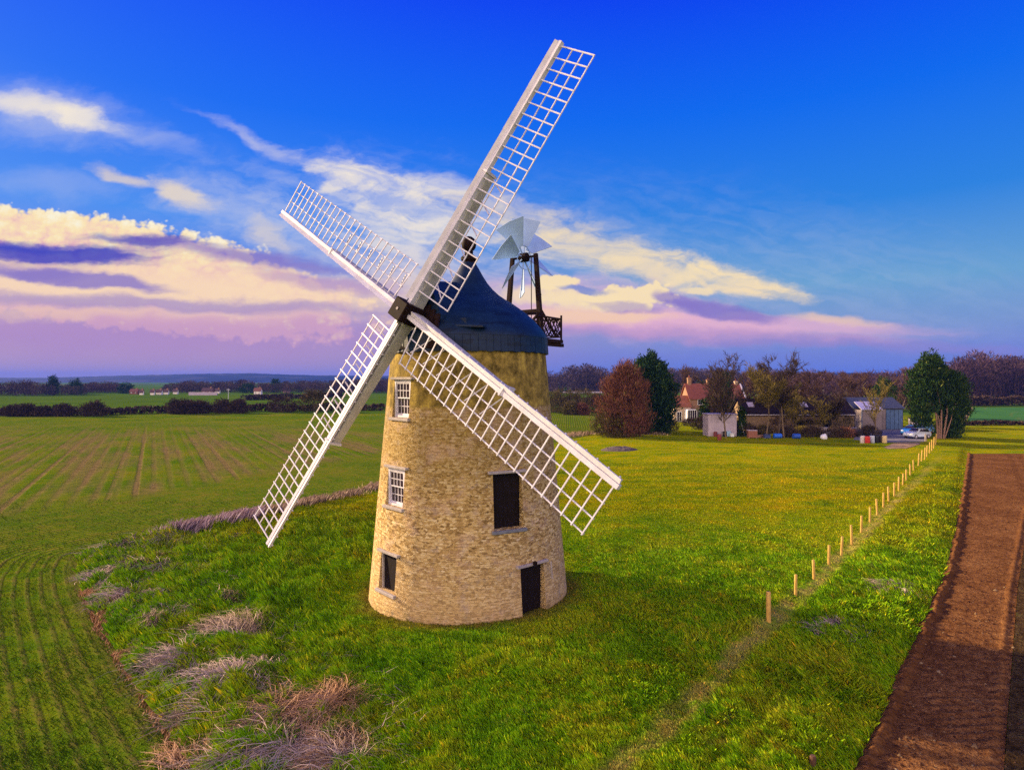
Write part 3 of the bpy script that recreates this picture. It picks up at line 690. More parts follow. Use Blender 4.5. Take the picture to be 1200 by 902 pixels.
# masonry material on metre coordinates round the wall
mw, t, b = new_mat('rubble_masonry')
uv = t.node('ShaderNodeUVMap', uv_map='wall_metres').outputs[0]
pos = t.node('ShaderNodeTexCoord').outputs['Object']
u, v, _ = t.sep(uv)
wv = t.noise(uv, 1.4, 3, .6); wv2 = t.noise(uv, 6.0, 2, .6)
u2 = t.m('ADD', u, t.m('MULTIPLY', t.m('SUBTRACT', wv2, .5), .10)); v2 = t.m('ADD', v, t.m('ADD', t.m('MULTIPLY', t.m('SUBTRACT', wv, .5), .10), t.m('MULTIPLY', t.m('SUBTRACT', wv2, .5), .035)))
def bricks(sc_u, off, bw, rh, mortar):
    n = t.node('ShaderNodeTexBrick'); t.put(n.inputs['Vector'], t.combine(t.m('ADD', u2, off), v2)); n.inputs['Scale'].default_value = 1
    n.inputs['Brick Width'].default_value = bw; n.inputs['Row Height'].default_value = rh; n.inputs['Mortar Size'].default_value = mortar; n.inputs['Mortar Smooth'].default_value = .35
    n.inputs['Color1'].default_value = (0, 0, 0, 1); n.inputs['Color2'].default_value = (1, 1, 1, 1); n.inputs['Mortar'].default_value = (.5, .5, .5, 1); n.offset = .43; n.squash = .7; n.squash_frequency = 3
    return n.outputs['Color'], n.outputs['Fac']
c1, f1 = bricks(1, 0, .34, .105, .014)
c2, f2 = bricks(1, 3.3, .23, .07, .012)
sel = t.sm(t.noise(uv, .8, 2, .5), .50, .56)
tone = t.mix(sel, c1, c2); joint = t.sep(t.mix(sel, f1, f2))[0]
vc = t.node('ShaderNodeTexVoronoi'); t.put(vc.inputs['Vector'], t.combine(t.m('MULTIPLY', u2, 8.6), t.m('MULTIPLY', v2, 16.5))); vc.inputs['Scale'].default_value = 1
rnd = t.sep(vc.outputs['Color'])[0]
tf = t.m('ADD', t.m('MULTIPLY', t.sep(tone)[0], .14), t.m('ADD', t.m('MULTIPLY', rnd, .56), t.m('MULTIPLY', t.noise(uv, 12, 4, .75), .36)))
stone = t.ramp(tf, [(.20, (.115, .066, .022)), (.35, (.310, .195, .068)), (.52, (.475, .320, .122)), (.68, (.600, .440, .200)), (.88, (.720, .590, .360))])
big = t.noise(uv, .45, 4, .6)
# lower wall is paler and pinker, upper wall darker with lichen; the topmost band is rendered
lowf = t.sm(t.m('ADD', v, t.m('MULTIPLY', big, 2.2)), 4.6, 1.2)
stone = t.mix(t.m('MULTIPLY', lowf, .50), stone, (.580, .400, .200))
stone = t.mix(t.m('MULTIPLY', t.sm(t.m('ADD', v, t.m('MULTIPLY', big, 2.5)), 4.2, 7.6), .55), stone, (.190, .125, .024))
lich = t.noise(uv, 5.5, 4, .7)
lmask = t.m('MULTIPLY', t.sm(lich, .60, .72), t.sm(t.m('ADD', v, t.m('MULTIPLY', big, 2)), 3.2, 6.6))
stone = t.mix(t.m('MULTIPLY', lmask, .7), stone, (.50, .40, .10))
pinkp = t.sm(t.noise(uv, 1.1, 4, .7), .50, .64)
stone = t.mix(t.m('MULTIPLY', pinkp, .35), stone, (.52, .34, .26))
fleck = t.sm(t.noise(t.combine(t.m('MULTIPLY', u2, 10.0), t.m('MULTIPLY', v2, 20.0)), 1.0, 2, .7), .60, .68)
stone = t.mix(t.m('MULTIPLY', fleck, .5), stone, (.68, .56, .36))
darkf = t.sm(t.noise(t.combine(t.m('MULTIPLY', u2, 9.0), t.m('MULTIPLY', v2, 18.0), 7.0), 1.0, 2, .7), .60, .69)
stone = t.mix(t.m('MULTIPLY', darkf, .6), stone, (.12, .075, .03))
mort = t.mix(t.noise(uv, 3, 3), (.26, .165, .06), (.42, .30, .13))
wall = t.mix(t.m('MULTIPLY', joint, .15), stone, mort)
blue = t.m('MULTIPLY', t.sm(t.noise(t.combine(t.m('MULTIPLY', u, 1.5), v), .9, 4, .65), .63, .70), .45)
greyp = t.sm(t.noise(uv, 2.2, 5, .7), .52, .68)
wall = t.mix(t.m('MULTIPLY', greyp, .38), wall, (.36, .31, .25))
wall = t.mix(blue, wall, (.25, .23, .22))
grime = t.noise(t.combine(t.m('MULTIPLY', u, 2.4), t.m('MULTIPLY', v, .35)), 1.0, 5, .65)
rend = t.ramp(t.m('ADD', t.m('MULTIPLY', t.noise(uv, 2.4, 5, .7), .7), t.m('MULTIPLY', grime, .35)), [(.38, (.055, .038, .010)), (.47, (.150, .108, .026)), (.56, (.270, .190, .044)), (.66, (.44, .33, .065))])
rtop = t.sm(t.m('ADD', v, t.m('MULTIPLY', t.m('SUBTRACT', wv2, .5), .12)), zat(478.5, 20.5) - .10, zat(478.5, 20.5) + .08)
wall = t.mix(rtop, wall, rend)
moss = t.m('MULTIPLY', t.sm(v, 1.0, .1), t.sm(t.noise(uv, 2.5, 4, .7), .45, .65))
wall = t.mix(t.m('MULTIPLY', moss, .45), wall, (.13, .12, .03))
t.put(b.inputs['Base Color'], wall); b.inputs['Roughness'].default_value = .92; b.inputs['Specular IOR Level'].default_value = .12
hgt = t.m('ADD', t.m('MULTIPLY', t.m('SUBTRACT', 1, joint), .3), t.m('ADD', t.m('MULTIPLY', rnd, .75), t.m('MULTIPLY', t.noise(uv, 22, 3, .7), .5)))
hgt = t.m('MULTIPLY', hgt, t.m('SUBTRACT', 1, t.m('MULTIPLY', rtop, .8)))
t.l.new(t.bump(hgt, .85, .05), b.inputs['Normal'])
M_STONE = mw

M_WHITE = simple_mat('white_paint', (.58, .555, .645), .5, .2, 1.6, spec=.4)
M_LATT = simple_mat('white_lattice_paint', (.60, .575, .665), .5, .18, 2.5)
M_STOCK = simple_mat('weathered_stock_paint', (.40, .385, .38), .6, .22, 1.8)
M_IRON = simple_mat('dark_brown_iron', (.014, .007, .006), .7, .4, 5, spec=.06)
M_TIMBER = simple_mat('dark_timber', (.020, .010, .009), .8, .4, 5, bump=.3, spec=.08)
M_BLACKDOOR = simple_mat('black_boards', (.012, .008, .009), .8, .4, 6, spec=.08)
M_LINTEL = simple_mat('grey_lintel_stone', (.33, .29, .29), .8, .25, 5, bump=.4)
M_SILL = simple_mat('blue_brick_sill', (.15, .16, .20), .7, .35, 9, bump=.4)
M_GLASS, t_, b_ = new_mat('dark_window_glass'); b_.inputs['Base Color'].default_value = (.03, .02, .03, 1); b_.inputs['Roughness'].default_value = .06; b_.inputs['Specular IOR Level'].default_value = .6
M_DARK = simple_mat('dark_interior', (.010, .007, .008), .9, .3, 4)

# openings, found by casting the photo's sight lines onto the battered wall
PITCH = math.atan((CY - HZ) / F)
def sight(px, py):
    d = Vector(((px - CX) / F, 1, -(py - CY) / F)); c_, s_ = cos(PITCH), sin(PITCH)
    return Vector((d.x, d.y * c_ + d.z * s_, d.z * c_ - d.y * s_))
def wall_hit(px, py):
    d = sight(px, py); lo = 15.0
    for k in range(4000):
        p = Vector((0, 0, CAMH)) + d * (lo + k * .003)
        if math.hypot(p.x - XT, p.y - YT) <= RT(p.z): return p
    return None
def opening(x0, y0, x1, y1):
    """azimuth, half width, z0, z1 of an opening whose front edges were read off the photo"""
    a = wall_hit(x0, (y0 + y1) / 2); c = wall_hit(x1, (y0 + y1) / 2); top = wall_hit((x0 + x1) / 2, y0); bot = wall_hit((x0 + x1) / 2, y1)
    pa = atan2(a.y - YT, a.x - XT); pc = atan2(c.y - YT, c.x - XT); mid = (pa + pc) / 2
    return mid, RT((a.z + c.z) / 2) * sin(abs(pc - pa) / 2), bot.z, top.z
OPEN = {'upper': opening(461.2, 445.0, 480.2, 489.5), 'mid': opening(453.6, 549.0, 473.2, 594.0), 'low': opening(445.0, 649.0, 463.8, 694.0),
        'load': opening(578.3, 554.5, 612.5, 620.5), 'door': opening(611.0, 662.0, 639.0, 722.5)}
# tower mesh: fine rings, cells inside an opening left out, with a reveal behind each opening
NA, NZ = 360, 150
zr = sorted(set([ZB] + list(np.linspace(0, ZT, NZ)) + [o[2] for o in OPEN.values()] + [o[3] for o in OPEN.values()]))
edges = []
for o in OPEN.values():
    h = math.asin(o[1] / RT((o[2] + o[3]) / 2)); edges += [(o[0] - h) % (2 * pi), (o[0] + h) % (2 * pi)]
ar = sorted(list(np.linspace(0, 2 * pi, NA, endpoint=False)) + edges)
ar = [a for i, a in enumerate(ar) if i == 0 or a - ar[i - 1] > 1e-6]
def inside(a, z):
    for o in OPEN.values():
        h = math.asin(o[1] / RT((o[2] + o[3]) / 2)); da = (a - o[0] + pi) % (2 * pi) - pi
        if abs(da) < h and o[2] < z < o[3]: return True
    return False
me = bpy.data.meshes.new('tower'); vs = []; fs = []; uvs = []
na = len(ar)
for z in zr:
    for a in ar: vs.append((RT(z) * cos(a), RT(z) * sin(a), z))
for i in range(len(zr) - 1):
    for k in range(na):
        a0 = ar[k]; a1 = ar[(k + 1) % na] if k < na - 1 else 2 * pi + ar[0]
        if inside((a0 + a1) / 2, (zr[i] + zr[i + 1]) / 2): continue
        fs.append((i * na + k, i * na + (k + 1) % na, (i + 1) * na + (k + 1) % na, (i + 1) * na + k))
        uvs += [(a0 * 3.4, zr[i]), (a1 * 3.4, zr[i]), (a1 * 3.4, zr[i + 1]), (a0 * 3.4, zr[i + 1])]
DEPTH = .34
for nm, o in OPEN.items():      # reveals
    n = Vector((cos(o[0]), sin(o[0]), 0)); h = math.asin(o[1] / RT((o[2] + o[3]) / 2))
    def wp(a, z): return Vector((RT(z) * cos(a), RT(z) * sin(a), z))
    zs = [z for z in zr if o[2] - 1e-9 <= z <= o[3] + 1e-9]
    back = RT(o[3]) * cos(h) - DEPTH
    for sgn in (-1, 1):
        a = o[0] + sgn * h
        for z0, z1 in zip(zs[:-1], zs[1:]):
            p0, p1 = wp(a, z0), wp(a, z1); q0 = p0 - n * (p0.dot(n) - back); q1 = p1 - n * (p1.dot(n) - back)
            i0 = len(vs); vs += [tuple(p0), tuple(q0), tuple(q1), tuple(p1)]; fs.append((i0, i0 + 1, i0 + 2, i0 + 3) if sgn > 0 else (i0 + 3, i0 + 2, i0 + 1, i0))
            for (uu, zz) in ((a * 3.4, z0), (a * 3.4 + .4, z0), (a * 3.4 + .4, z1), (a * 3.4, z1)): uvs.append((uu, zz))
    for z, flip in ((o[2], 0), (o[3], 1)):
        p0, p1 = wp(o[0] - h, z), wp(o[0] + h, z); q0 = p0 - n * (p0.dot(n) - back); q1 = p1 - n * (p1.dot(n) - back)
        i0 = len(vs); vs += [tuple(p0), tuple(p1), tuple(q1), tuple(q0)]; fs.append((i0, i0 + 1, i0 + 2, i0 + 3) if not flip else (i0 + 3, i0 + 2, i0 + 1, i0))
        uvs += [(0, z), (1, z), (1, z + .3), (0, z + .3)] if not flip else [(0, z + .3), (1, z + .3), (1, z), (0, z)]
me.from_pydata(vs, [], fs); ul = me.uv_layers.new(name='wall_metres')
ul.data.foreach_set('uv', np.array(uvs, np.float32).ravel())
me.materials.append(M_STONE)
tower = bpy.data.objects.new('tower', me); COL.objects.link(tower); tower.parent = mill

def frame_at(o, depth=0.0):
    """local frame of an opening: columns = along wall, outward, up ; origin at bottom centre, set back by depth"""
    a = o[0]; n = Vector((cos(a), sin(a), 0)); tg = Vector((-sin(a), cos(a), 0)); h = math.asin(o[1] / RT((o[2] + o[3]) / 2))
    r = RT(o[3]) * cos(h) - depth; org = n * r + Vector((0, 0, o[2]))
    return Matrix(((tg.x, n.x, 0, org.x), (tg.y, n.y, 0, org.y), (0, 0, 1, org.z), (0, 0, 0, 1)))
def lintel_sill(o, name_parent, sill_mat, ext=.16, sill_ext=.10, lint_mat=None):
    M = frame_at(o); w = o[1]; H = o[3] - o[2]; batter = RT(o[2]) - RT(o[3])
    l = MB(); l.box((-w - ext, -.10, H + .004), (w + ext, .10, H + .095), M); l.build('lintel', lint_mat or M_LINTEL, name_parent, bevel=.012)
    if sill_mat:
        s = MB(); s.box((-w - sill_ext, -.2, -.11), (w + sill_ext, batter + .10, -.004), M); s.build('sill', sill_mat, name_parent, bevel=.012)
def sash_window(o, label):
    M = frame_at(o, .04); w = o[1] - .006; H = o[3] - o[2]
    f = MB(); ft = .075
    f.box((-w, -.06, 0), (-w + ft, .05, H), M); f.box((w - ft, -.06, 0), (w, .05, H), M)
    f.box((-w + ft, -.06, H - ft - .02), (w - ft, .05, H - .004), M); f.box((-w + ft, -.06, 0.004), (w - ft, .07, ft), M)
    win = f.build('window', M_WHITE, mill); win['label'] = label
    iw = w - ft; mid = H * .52
    for nm, z0, z1, y in (('upper_sash', mid - .02, H - ft - .02, .015), ('lower_sash', ft, mid + .02, -.025)):
        s = MB(); st = .04; bt = .022
        x0, x1 = -iw + .004, iw - .004
        s.box((x0, y - .018, z0), (x0 + st, y + .018, z1), M); s.box((x1 - st, y - .018, z0), (x1, y + .018, z1), M)
        s.box((x0 + st, y - .018, z1 - st), (x1 - st, y + .018, z1), M); s.box((x0 + st, y - .018, z0), (x1 - st, y + .018, z0 + st * (1.6 if nm == 'lower_sash' else 1)), M)
        for k in (1, 2, 3):
            xx = x0 + st + (x1 - x0 - 2 * st) * k / 4; s.box((xx - bt / 2, y - .012, z0 + st), (xx + bt / 2, y + .012, z1 - st), M)
        zz = (z0 + z1) / 2; s.box((x0 + st, y - .010, zz - bt / 2), (x1 - st, y + .010, zz + bt / 2), M)
        s.build(nm, M_WHITE, win)
        gpn = MB(); gpn.box((x0 + .01, y - .006, z0 + .01), (x1 - .01, y - .002, z1 - .01), M); gpn.build('pane', M_GLASS, win)
    lintel_sill(o, win, M_LINTEL)
sash_window(OPEN['upper'], 'white sash window highest on the tower, near the cap')
sash_window(OPEN['mid'], 'white sash window halfway up the tower')
o = OPEN['low']; M = frame_at(o, .06); w = o[1] - .008; H = o[3] - o[2]
f = MB(); f.box((-w, -.05, 0), (w, -.02, H), M)
hatch = f.build('shutter', M_BLACKDOOR, mill); hatch['label'] = 'black boarded window opening at the foot of the tower'
lintel_sill(o, hatch, M_LINTEL)
f = MB(); f.box((-w, -.02, 0), (-w + .06, .04, H), M); f.box((w - .06, -.02, 0), (w, .04, H), M); f.box((-w + .06, -.02, H - .05), (w - .06, .04, H - .003), M); f.build('frame', simple_mat('grey_frame_paint', (.42, .37, .36), .6), hatch)
def plank_door(o, name, label, sill):
    M = frame_at(o, .13); w = o[1] - .01; H = o[3] - o[2]; d = MB(); npl = 7
    for k in range(npl):
        x0 = -w + 2 * w * k / npl; d.box((x0 + .003, -.05, .0), (x0 + 2 * w / npl - .003, -.012 + .004 * (k % 2), H - .005), M)
    ob = d.build(name, M_BLACKDOOR, mill); ob['label'] = label
    for zz in (H * .2, H * .86):
        r = MB(); r.box((-w * .9, -.012, zz - .03), (w * .9, .002, zz + .03), M); r.build('strap', M_BLACKDOOR, ob)
    lintel_sill(o, ob, sill)
    return ob
plank_door(OPEN['load'], 'loading_door', 'black loading door on the first floor with brick sill', M_SILL)
dd = plank_door(OPEN['door'], 'door', 'black plank door at the foot of the tower', None)
M = frame_at(OPEN['door']); H = OPEN['door'][3] - OPEN['door'][2]
lm = MB(); lm.box((-.05, .10, H + .03), (.05, .22, H + .16), M); lm.build('lamp', M_IRON, dd, bevel=.01)
pp = MB(); wd = OPEN['door'][1]; pp.tube(M @ Vector((wd + .2, .16, H + .02)), M @ Vector((wd + .2, .22, H - .55)), .025); pp.build('pipe', M_LINTEL, dd)

# ---- cap
mc, t, b = new_mat('cap_covering')
oc = t.node('ShaderNodeTexCoord').outputs['Object']; x, y, z = t.sep(oc)
n1 = t.noise(t.combine(x, y, t.m('MULTIPLY', z, 3)), 1.3, 5, .62); n2 = t.noise(oc, 9, 3, .6)
pat = t.sm(t.noise(t.combine(x, y, t.m('MULTIPLY', z, 4.5)), .8, 3, .6), .60, .64)
cc = t.ramp(t.m('ADD', t.m('MULTIPLY', n1, .75), t.m('MULTIPLY', n2, .25)), [(.32, (.002, .010, .030)), (.55, (.004, .018, .055)), (.7, (.007, .028, .080))])
cc = t.mix(t.m('MULTIPLY', pat, .55), cc, (.002, .005, .014))
ang = t.m('ARCTAN2', y, x); ringz = t.m('PINGPONG', t.m('ADD', z, t.m('MULTIPLY', t.m('SUBTRACT', n1, .5), .03)), .28)
seam = t.m('MAXIMUM', t.sm(t.m('PINGPONG', t.m('MULTIPLY', ang, 6.4), .5), .05, .01), t.sm(ringz, .012, .003))
t.put(b.inputs['Base Color'], cc); b.inputs['Roughness'].default_value = .5; b.inputs['Specular IOR Level'].default_value = .22
t.l.new(t.bump(t.m('ADD', t.m('MULTIPLY', seam, .5), n2), .22, .02), b.inputs['Normal'])
M_CAP = mc
CZ = ZT
prof = [(3.01, 9.56), (2.99, 9.63), (2.94, 9.72), (2.86, 9.85), (2.71, 10.03), (2.48, 10.28), (2.24, 10.50), (2.0, 10.68), (1.72, 10.88), (1.42, 11.06), (1.16, 11.24), (.92, 11.46), (.72, 11.70), (.54, 11.98), (.40, 12.24), (.28, 12.44), (.21, 12.56)]
dz = ZT - (8 + (446 - 415) / 30.64)           # survey heights shifted to this tower's top
prof = [(r, z + dz) for r, z in prof]
cm2 = MB(); cm2.lathe(prof, 72); cap = cm2.build('cap', M_CAP, mill, smooth=True)
sk = MB()
for k in range(72):        # board skirt
    a0 = 2 * pi * (k + .02) / 72; a1 = 2 * pi * (k + .98) / 72; jit = .008 * (k % 3)
    ro, ri = 2.99 + jit * .6, 2.93; zt, zb = 9.60 + dz, 9.01 + dz - .02 * (k % 2)
    fl = .04
    sk.box8([((ri) * cos(a0), (ri) * sin(a0), zb), ((ro + fl) * cos(a0), (ro + fl) * sin(a0), zb), ((ro + fl) * cos(a1), (ro + fl) * sin(a1), zb), (ri * cos(a1), ri * sin(a1), zb),
             (ri * cos(a0), ri * sin(a0), zt), (ro * cos(a0), ro * sin(a0), zt), (ro * cos(a1), ro * sin(a1), zt), (ri * cos(a1), ri * sin(a1), zt)])
sk.build('skirt', M_CAP, cap)
fn = MB(); fn.lathe([(.21, 12.40), (.27, 12.50), (.24, 12.60), (.30, 12.66), (.31, 12.76), (.22, 12.84), (.15, 12.90), (.17, 12.98), (.15, 13.02), (.20, 13.05), (.26, 13.14), (.285, 13.26), (.27, 13.38), (.21, 13.48), (.12, 13.55), (.03, 13.58)], 24)
fn.v = [(vx, vy, vz + dz - .07) for vx, vy, vz in fn.v]
fn.build('finial', M_IRON, cap, smooth=True)

# ---- wind shaft direction and wheel frame (surveyed from the sail tips)
AZ, TILT, ROLL = .620, .219, .535
NV = Vector((-sin(AZ) * cos(TILT), -cos(AZ) * cos(TILT), sin(TILT)))
U = Vector((0, 0, 1)).cross(NV).normalized(); Vv = NV.cross(U)
DH = 20.70
HUB = local((xat(473.1, DH), DH, zat(364.4, DH)))
NH = Vector((-sin(AZ), -cos(AZ), 0)); EH = Vector((cos(AZ), -sin(AZ), 0))      # towards the sails / along the fan axle
def capp(q, p, z): return -NH * q + EH * p + Vector((0, 0, z))                  # q metres behind the cap centre
# dormer that carries the shaft
dm = MB()
sec = [(-.92, 9.62), (.92, 9.62), (.92, 10.25), (.62, 10.95), (.0, 11.48), (-.62, 10.95), (-.92, 10.25)]
sec = [(p, z + dz) for p, z in sec]
dm.prism(sec, -2.62, -.3, lambda p, z, d: capp(d, p, z + (d + 2.62) * .10 * (1 if z > 11 else .3)))
dormer = dm.build('dormer', M_CAP, cap)
br = MB(); nb = 9
for k in range(nb):       # breast boards below the shaft
    p0 = -.95 + 1.9 * k / nb; p1 = p0 + 1.9 / nb - .012; zt = 10.9 - abs((p0 + p1) / 2) * .75
    br.box8([capp(-2.70 - .30, p0, 9.10 + dz), capp(-2.70 - .30, p1, 9.10 + dz), capp(-2.63 - .26, p1, 9.10 + dz), capp(-2.63 - .26, p0, 9.10 + dz),
             capp(-2.70, p0, zt + dz), capp(-2.70, p1, zt + dz), capp(-2.63, p1, zt + dz), capp(-2.63, p0, zt + dz)])
br.build('breast_boards', M_TIMBER, cap)
ht_ = MB(); ht_.box8([capp(-2.25, 1.45, 9.66 + dz), capp(-2.25, 1.75, 9.66 + dz), capp(-1.7, 1.75, 9.66 + dz), capp(-1.7, 1.45, 9.66 + dz), capp(-2.2, 1.45, 10.12 + dz), capp(-2.2, 1.7, 10.12 + dz), capp(-1.7, 1.7, 10.12 + dz), capp(-1.7, 1.45, 10.12 + dz)])
ht_.bar(capp(-2.3, 1.4, 9.86 + dz), capp(-2.02, 2.35, 9.80 + dz), .34, .06)
ht_.build('hatch', M_CAP, cap)
# shaft and poll end
wsft = MB(); wsft.tube(HUB - NV * 2.6, HUB - NV * .4, .26, .26, 16); wsft.build('wind_shaft', M_IRON, mill, smooth=True)
def wheel(a): return (sin(a) * U + cos(a) * Vv, cos(a) * U - sin(a) * Vv)       # radial, clockwise tangent
r_, t_v = wheel(ROLL)
hb = MB(); s = .34
hb.box8([HUB + r_ * a * s + t_v * c_ * s + NV * n_ for n_ in (-.62, .30) for a, c_ in ((-1, -1), (1, -1), (1, 1), (-1, 1))])
hub = hb.build('poll_end', M_IRON, mill, bevel=.03)
bl = MB()
for a, c_ in ((0, 0),): bl.tube(HUB + NV * .29 + r_ * a * s + t_v * c_ * s, HUB + NV * .312 + r_ * a * s + t_v * c_ * s, .055, n=10)
bl.build('bolt', M_LINTEL, hub)

SL, SR0, SR1, SW = 9.84, .86, 9.71, 1.536
for k in range(4):
    rad, tan = wheel(ROLL + k * pi / 2)
    def P(r, w, n, tw=True):
        q = (r - SR0) / (SR1 - SR0); th = .13 - .12 * q          # slight weather twist
        return HUB + rad * r + tan * (w * cos(th)) + NV * (n - w * sin(th))
    sail = None
    lt = MB()
    for i in range(24):                       # lattice bars
        r = SR0 + (SR1 - SR0) * i / 23
        lt.bar(P(r, -.20, -.035), P(r, SW + .045, -.035), .040, .032, up=NV)
    for w in (SW * .395, SW * .70, SW):
        segs = 8
        for j in range(segs):
            ra = SR0 - .03 + (SR1 - SR0 + .06) * j / segs; rb = SR0 - .03 + (SR1 - SR0 + .06) * (j + 1) / segs
            lt.bar(P(ra, w, -.070), P(rb, w, -.070), .036, .032, up=NV)
    # whip: the timber along the whole sail
    wp = MB(); segs = 6
    for j in range(segs):
        ra = .30 + (SL - .30) * j / segs; rb = .30 + (SL - .30) * (j + 1) / segs
        wp.box8([P(ra, -.02, -.13), P(ra, .12, -.13), P(ra, .12, .045), P(ra, -.02, .045), P(rb, -.02, -.11), P(rb, .11, -.11), P(rb, .11, .045), P(rb, -.02, .045)])
    sail = wp.build('sail', M_WHITE, mill)
    sail['label'] = ['white lattice sail pointing up and right against the sky', 'white lattice sail pointing down and right across the tower', 'white lattice sail pointing down and left over the field', 'white lattice sail pointing up and left against the clouds'][k]
    lb = MB()
    for j in range(segs):
        ra = .45 + (SL - .47) * j / segs; rb = .45 + (SL - .47) * (j + 1) / segs
        lb.box8([P(ra, -.175, -.015), P(ra, -.026, -.015), P(ra, -.026, .022), P(ra, -.175, .080), P(rb, -.165, -.015), P(rb, -.026, -.015), P(rb, -.026, .022), P(rb, -.165, .080)])
    lb.build('leading_board', M_WHITE, sail)
    lt.build('lattice', M_LATT, sail)
    stk = MB(); RE = SL * .545
    stk.box8([HUB + rad * .18 + tan * w + NV * n for w, n in ((-.17, -.60), (.17, -.60), (.17, -.135), (-.17, -.135))] +
             [HUB + rad * RE + tan * w + NV * n for w, n in ((-.13, -.44), (.13, -.44), (.13, -.115), (-.13, -.115))])
    stk.build('stock', M_STOCK, sail, bevel=.02)
    cl = MB()
    cl.box8([HUB + rad * (RE - .10 + e) + tan * w + NV * n for e in (0, .07) for w, n in ((-.19, -.47), (.155, -.47), (.155, .06), (-.19, .06))])
    cl.build('clamp', M_WHITE, sail)
    bc = MB()
    for i in range(6):
        r = SR0 + (SR1 - SR0) * (2 * i + .6) / 23
        bc.bar(P(r + .28, .12, -.52 + .03 * i), P(r - .02, SW * .66, -.09), .035)
    bc.build('brace', M_LATT, sail)

# ---- fantail
FQ, FZ = 3.73, 13.30 + dz * .5 + .08
fan = empty('fantail', tuple(capp(FQ, 0, FZ) + Vector((0, 0, 0)))); fan.parent = mill
M_FAN = simple_mat('pale_blue_grey_fan_paint', (.30, .43, .68), .45, .12, 3)
FR = 1.68
G1, G2 = -NH, Vector((0, 0, 1))               # plane of the fan
hbm = MB(); hbm.tube(-EH * .17, EH * .17, .20, .20, 14); hbm.tube(-EH * .62, EH * .62, .05, .05, 8)
hbm.build('hub', M_IRON, fan, smooth=True)
for k in range(8):
    a = 2 * pi * (k + .12) / 8
    rd = G1 * sin(a) + G2 * cos(a); tg = G1 * cos(a) - G2 * sin(a)
    pt = radians(44); ch = tg * cos(pt) + EH * sin(pt); nn = rd.cross(ch)
    bm_ = MB(); i0, i1 = .50, FR
    ps = []
    for e in (-.012, .012):
        ps += [rd * i0 + ch * (-.16) + nn * e, rd * i0 + ch * .16 + nn * e, rd * (i1 * .985) + ch * .65 + nn * e, rd * (i1 * .985) - ch * .65 + nn * e]
    ps2 = [rd * (i1 * 1.02) + nn * -.012, rd * (i1 * 1.02) + nn * .012]
    bm_.add(ps + ps2, [(3, 8, 2, 1, 0), (4, 5, 6, 9, 7), (0, 1, 5, 4), (1, 2, 6, 5), (2, 8, 9, 6), (8, 3, 7, 9), (3, 0, 4, 7)])
    bl_ = bm_.build('blade', M_FAN, fan)
    st = MB(); st.bar(rd * .1 + nn * .02, rd * 1.45 + nn * .03, .05, .05); st.build('spoke', M_FAN, bl_)
rg = MB()
for k in range(16):
    a0, a1 = 2 * pi * k / 16, 2 * pi * (k + 1) / 16
    rg.bar((G1 * sin(a0) + G2 * cos(a0)) * .52, (G1 * sin(a1) + G2 * cos(a1)) * .52, .03)
rg.build('ring', M_FAN, fan)
# frame of the fantail
GZ = 9.74 + dz
fr = MB()
for sg in (-1, 1):
    top = capp(FQ, sg * .60, FZ + .10); foot = capp(FQ - .05, sg * .92, GZ)
    fr.bar(foot, top, .20, .20, up=EH, w1=.15, h1=.15)
    fr.bar(capp(FQ - .05, sg * .85, GZ + 1.1), capp(1.9, sg * 1.0, GZ + .9), .10)
    fr.bar(capp(FQ, sg * .80, 11.1 + dz), capp(4.35, sg * 1.25, GZ + .15), .09)
    fr.bar(capp(FQ - .02, sg * .78, 10.85 + dz), capp(FQ, -sg * .05, 10.15 + dz), .09)
fr.bar(capp(FQ, -.80, 10.98 + dz), capp(FQ, .80, 10.98 + dz), .13)
fr.bar(capp(FQ, .38, FZ), capp(FQ, .38, GZ), .035)
frame = fr.build('fantail_frame', M_TIMBER, mill)
gl = MB()
gl.box8([capp(q, p, GZ + e) for e in (-.16, -.02) for q, p in ((1.6, -1.5), (4.3, -1.5), (4.3, 1.62), (1.6, 1.62))])
for p in (-1.4, -.5, .5, 1.5): gl.bar(capp(1.0, p, GZ - .24), capp(4.45, p, GZ - .24), .14)
gal = gl.build('gallery', M_TIMBER, mill)
rl = MB(); RHH = .86
def rail(a, b):
    a, b = Vector(a), Vector(b); n = max(2, int((b - a).length / .24)); up = Vector((0, 0, RHH))
    rl.bar(a + up, b + up, .07); rl.bar(a + up * .12, b + up * .12, .05)
    for i in range(n):
        p, q_ = a.lerp(b, i / n), a.lerp(b, (i + 1) / n)
        rl.bar(p + up * .12, q_ + up * .5, .030); rl.bar(p + up * .5, q_ + up * .12, .030); rl.bar(p + up * .5, q_ + up, .030); rl.bar(p + up, q_ + up * .5, .030)
rail(capp(2.3, 1.56, GZ), capp(4.24, 1.56, GZ)); rail(capp(4.24, 1.56, GZ), capp(4.24, -1.44, GZ)); rail(capp(2.3, -1.44, GZ), capp(4.24, -1.44, GZ))
for q_, p_ in ((4.24, 1.56), (2.4, 1.56), (4.24, -1.44), (2.4, -1.44)): rl.bar(capp(q_, p_, GZ - .1), capp(q_, p_, GZ + RHH + .16), .08)
rl.build('railing', M_TIMBER, gal)
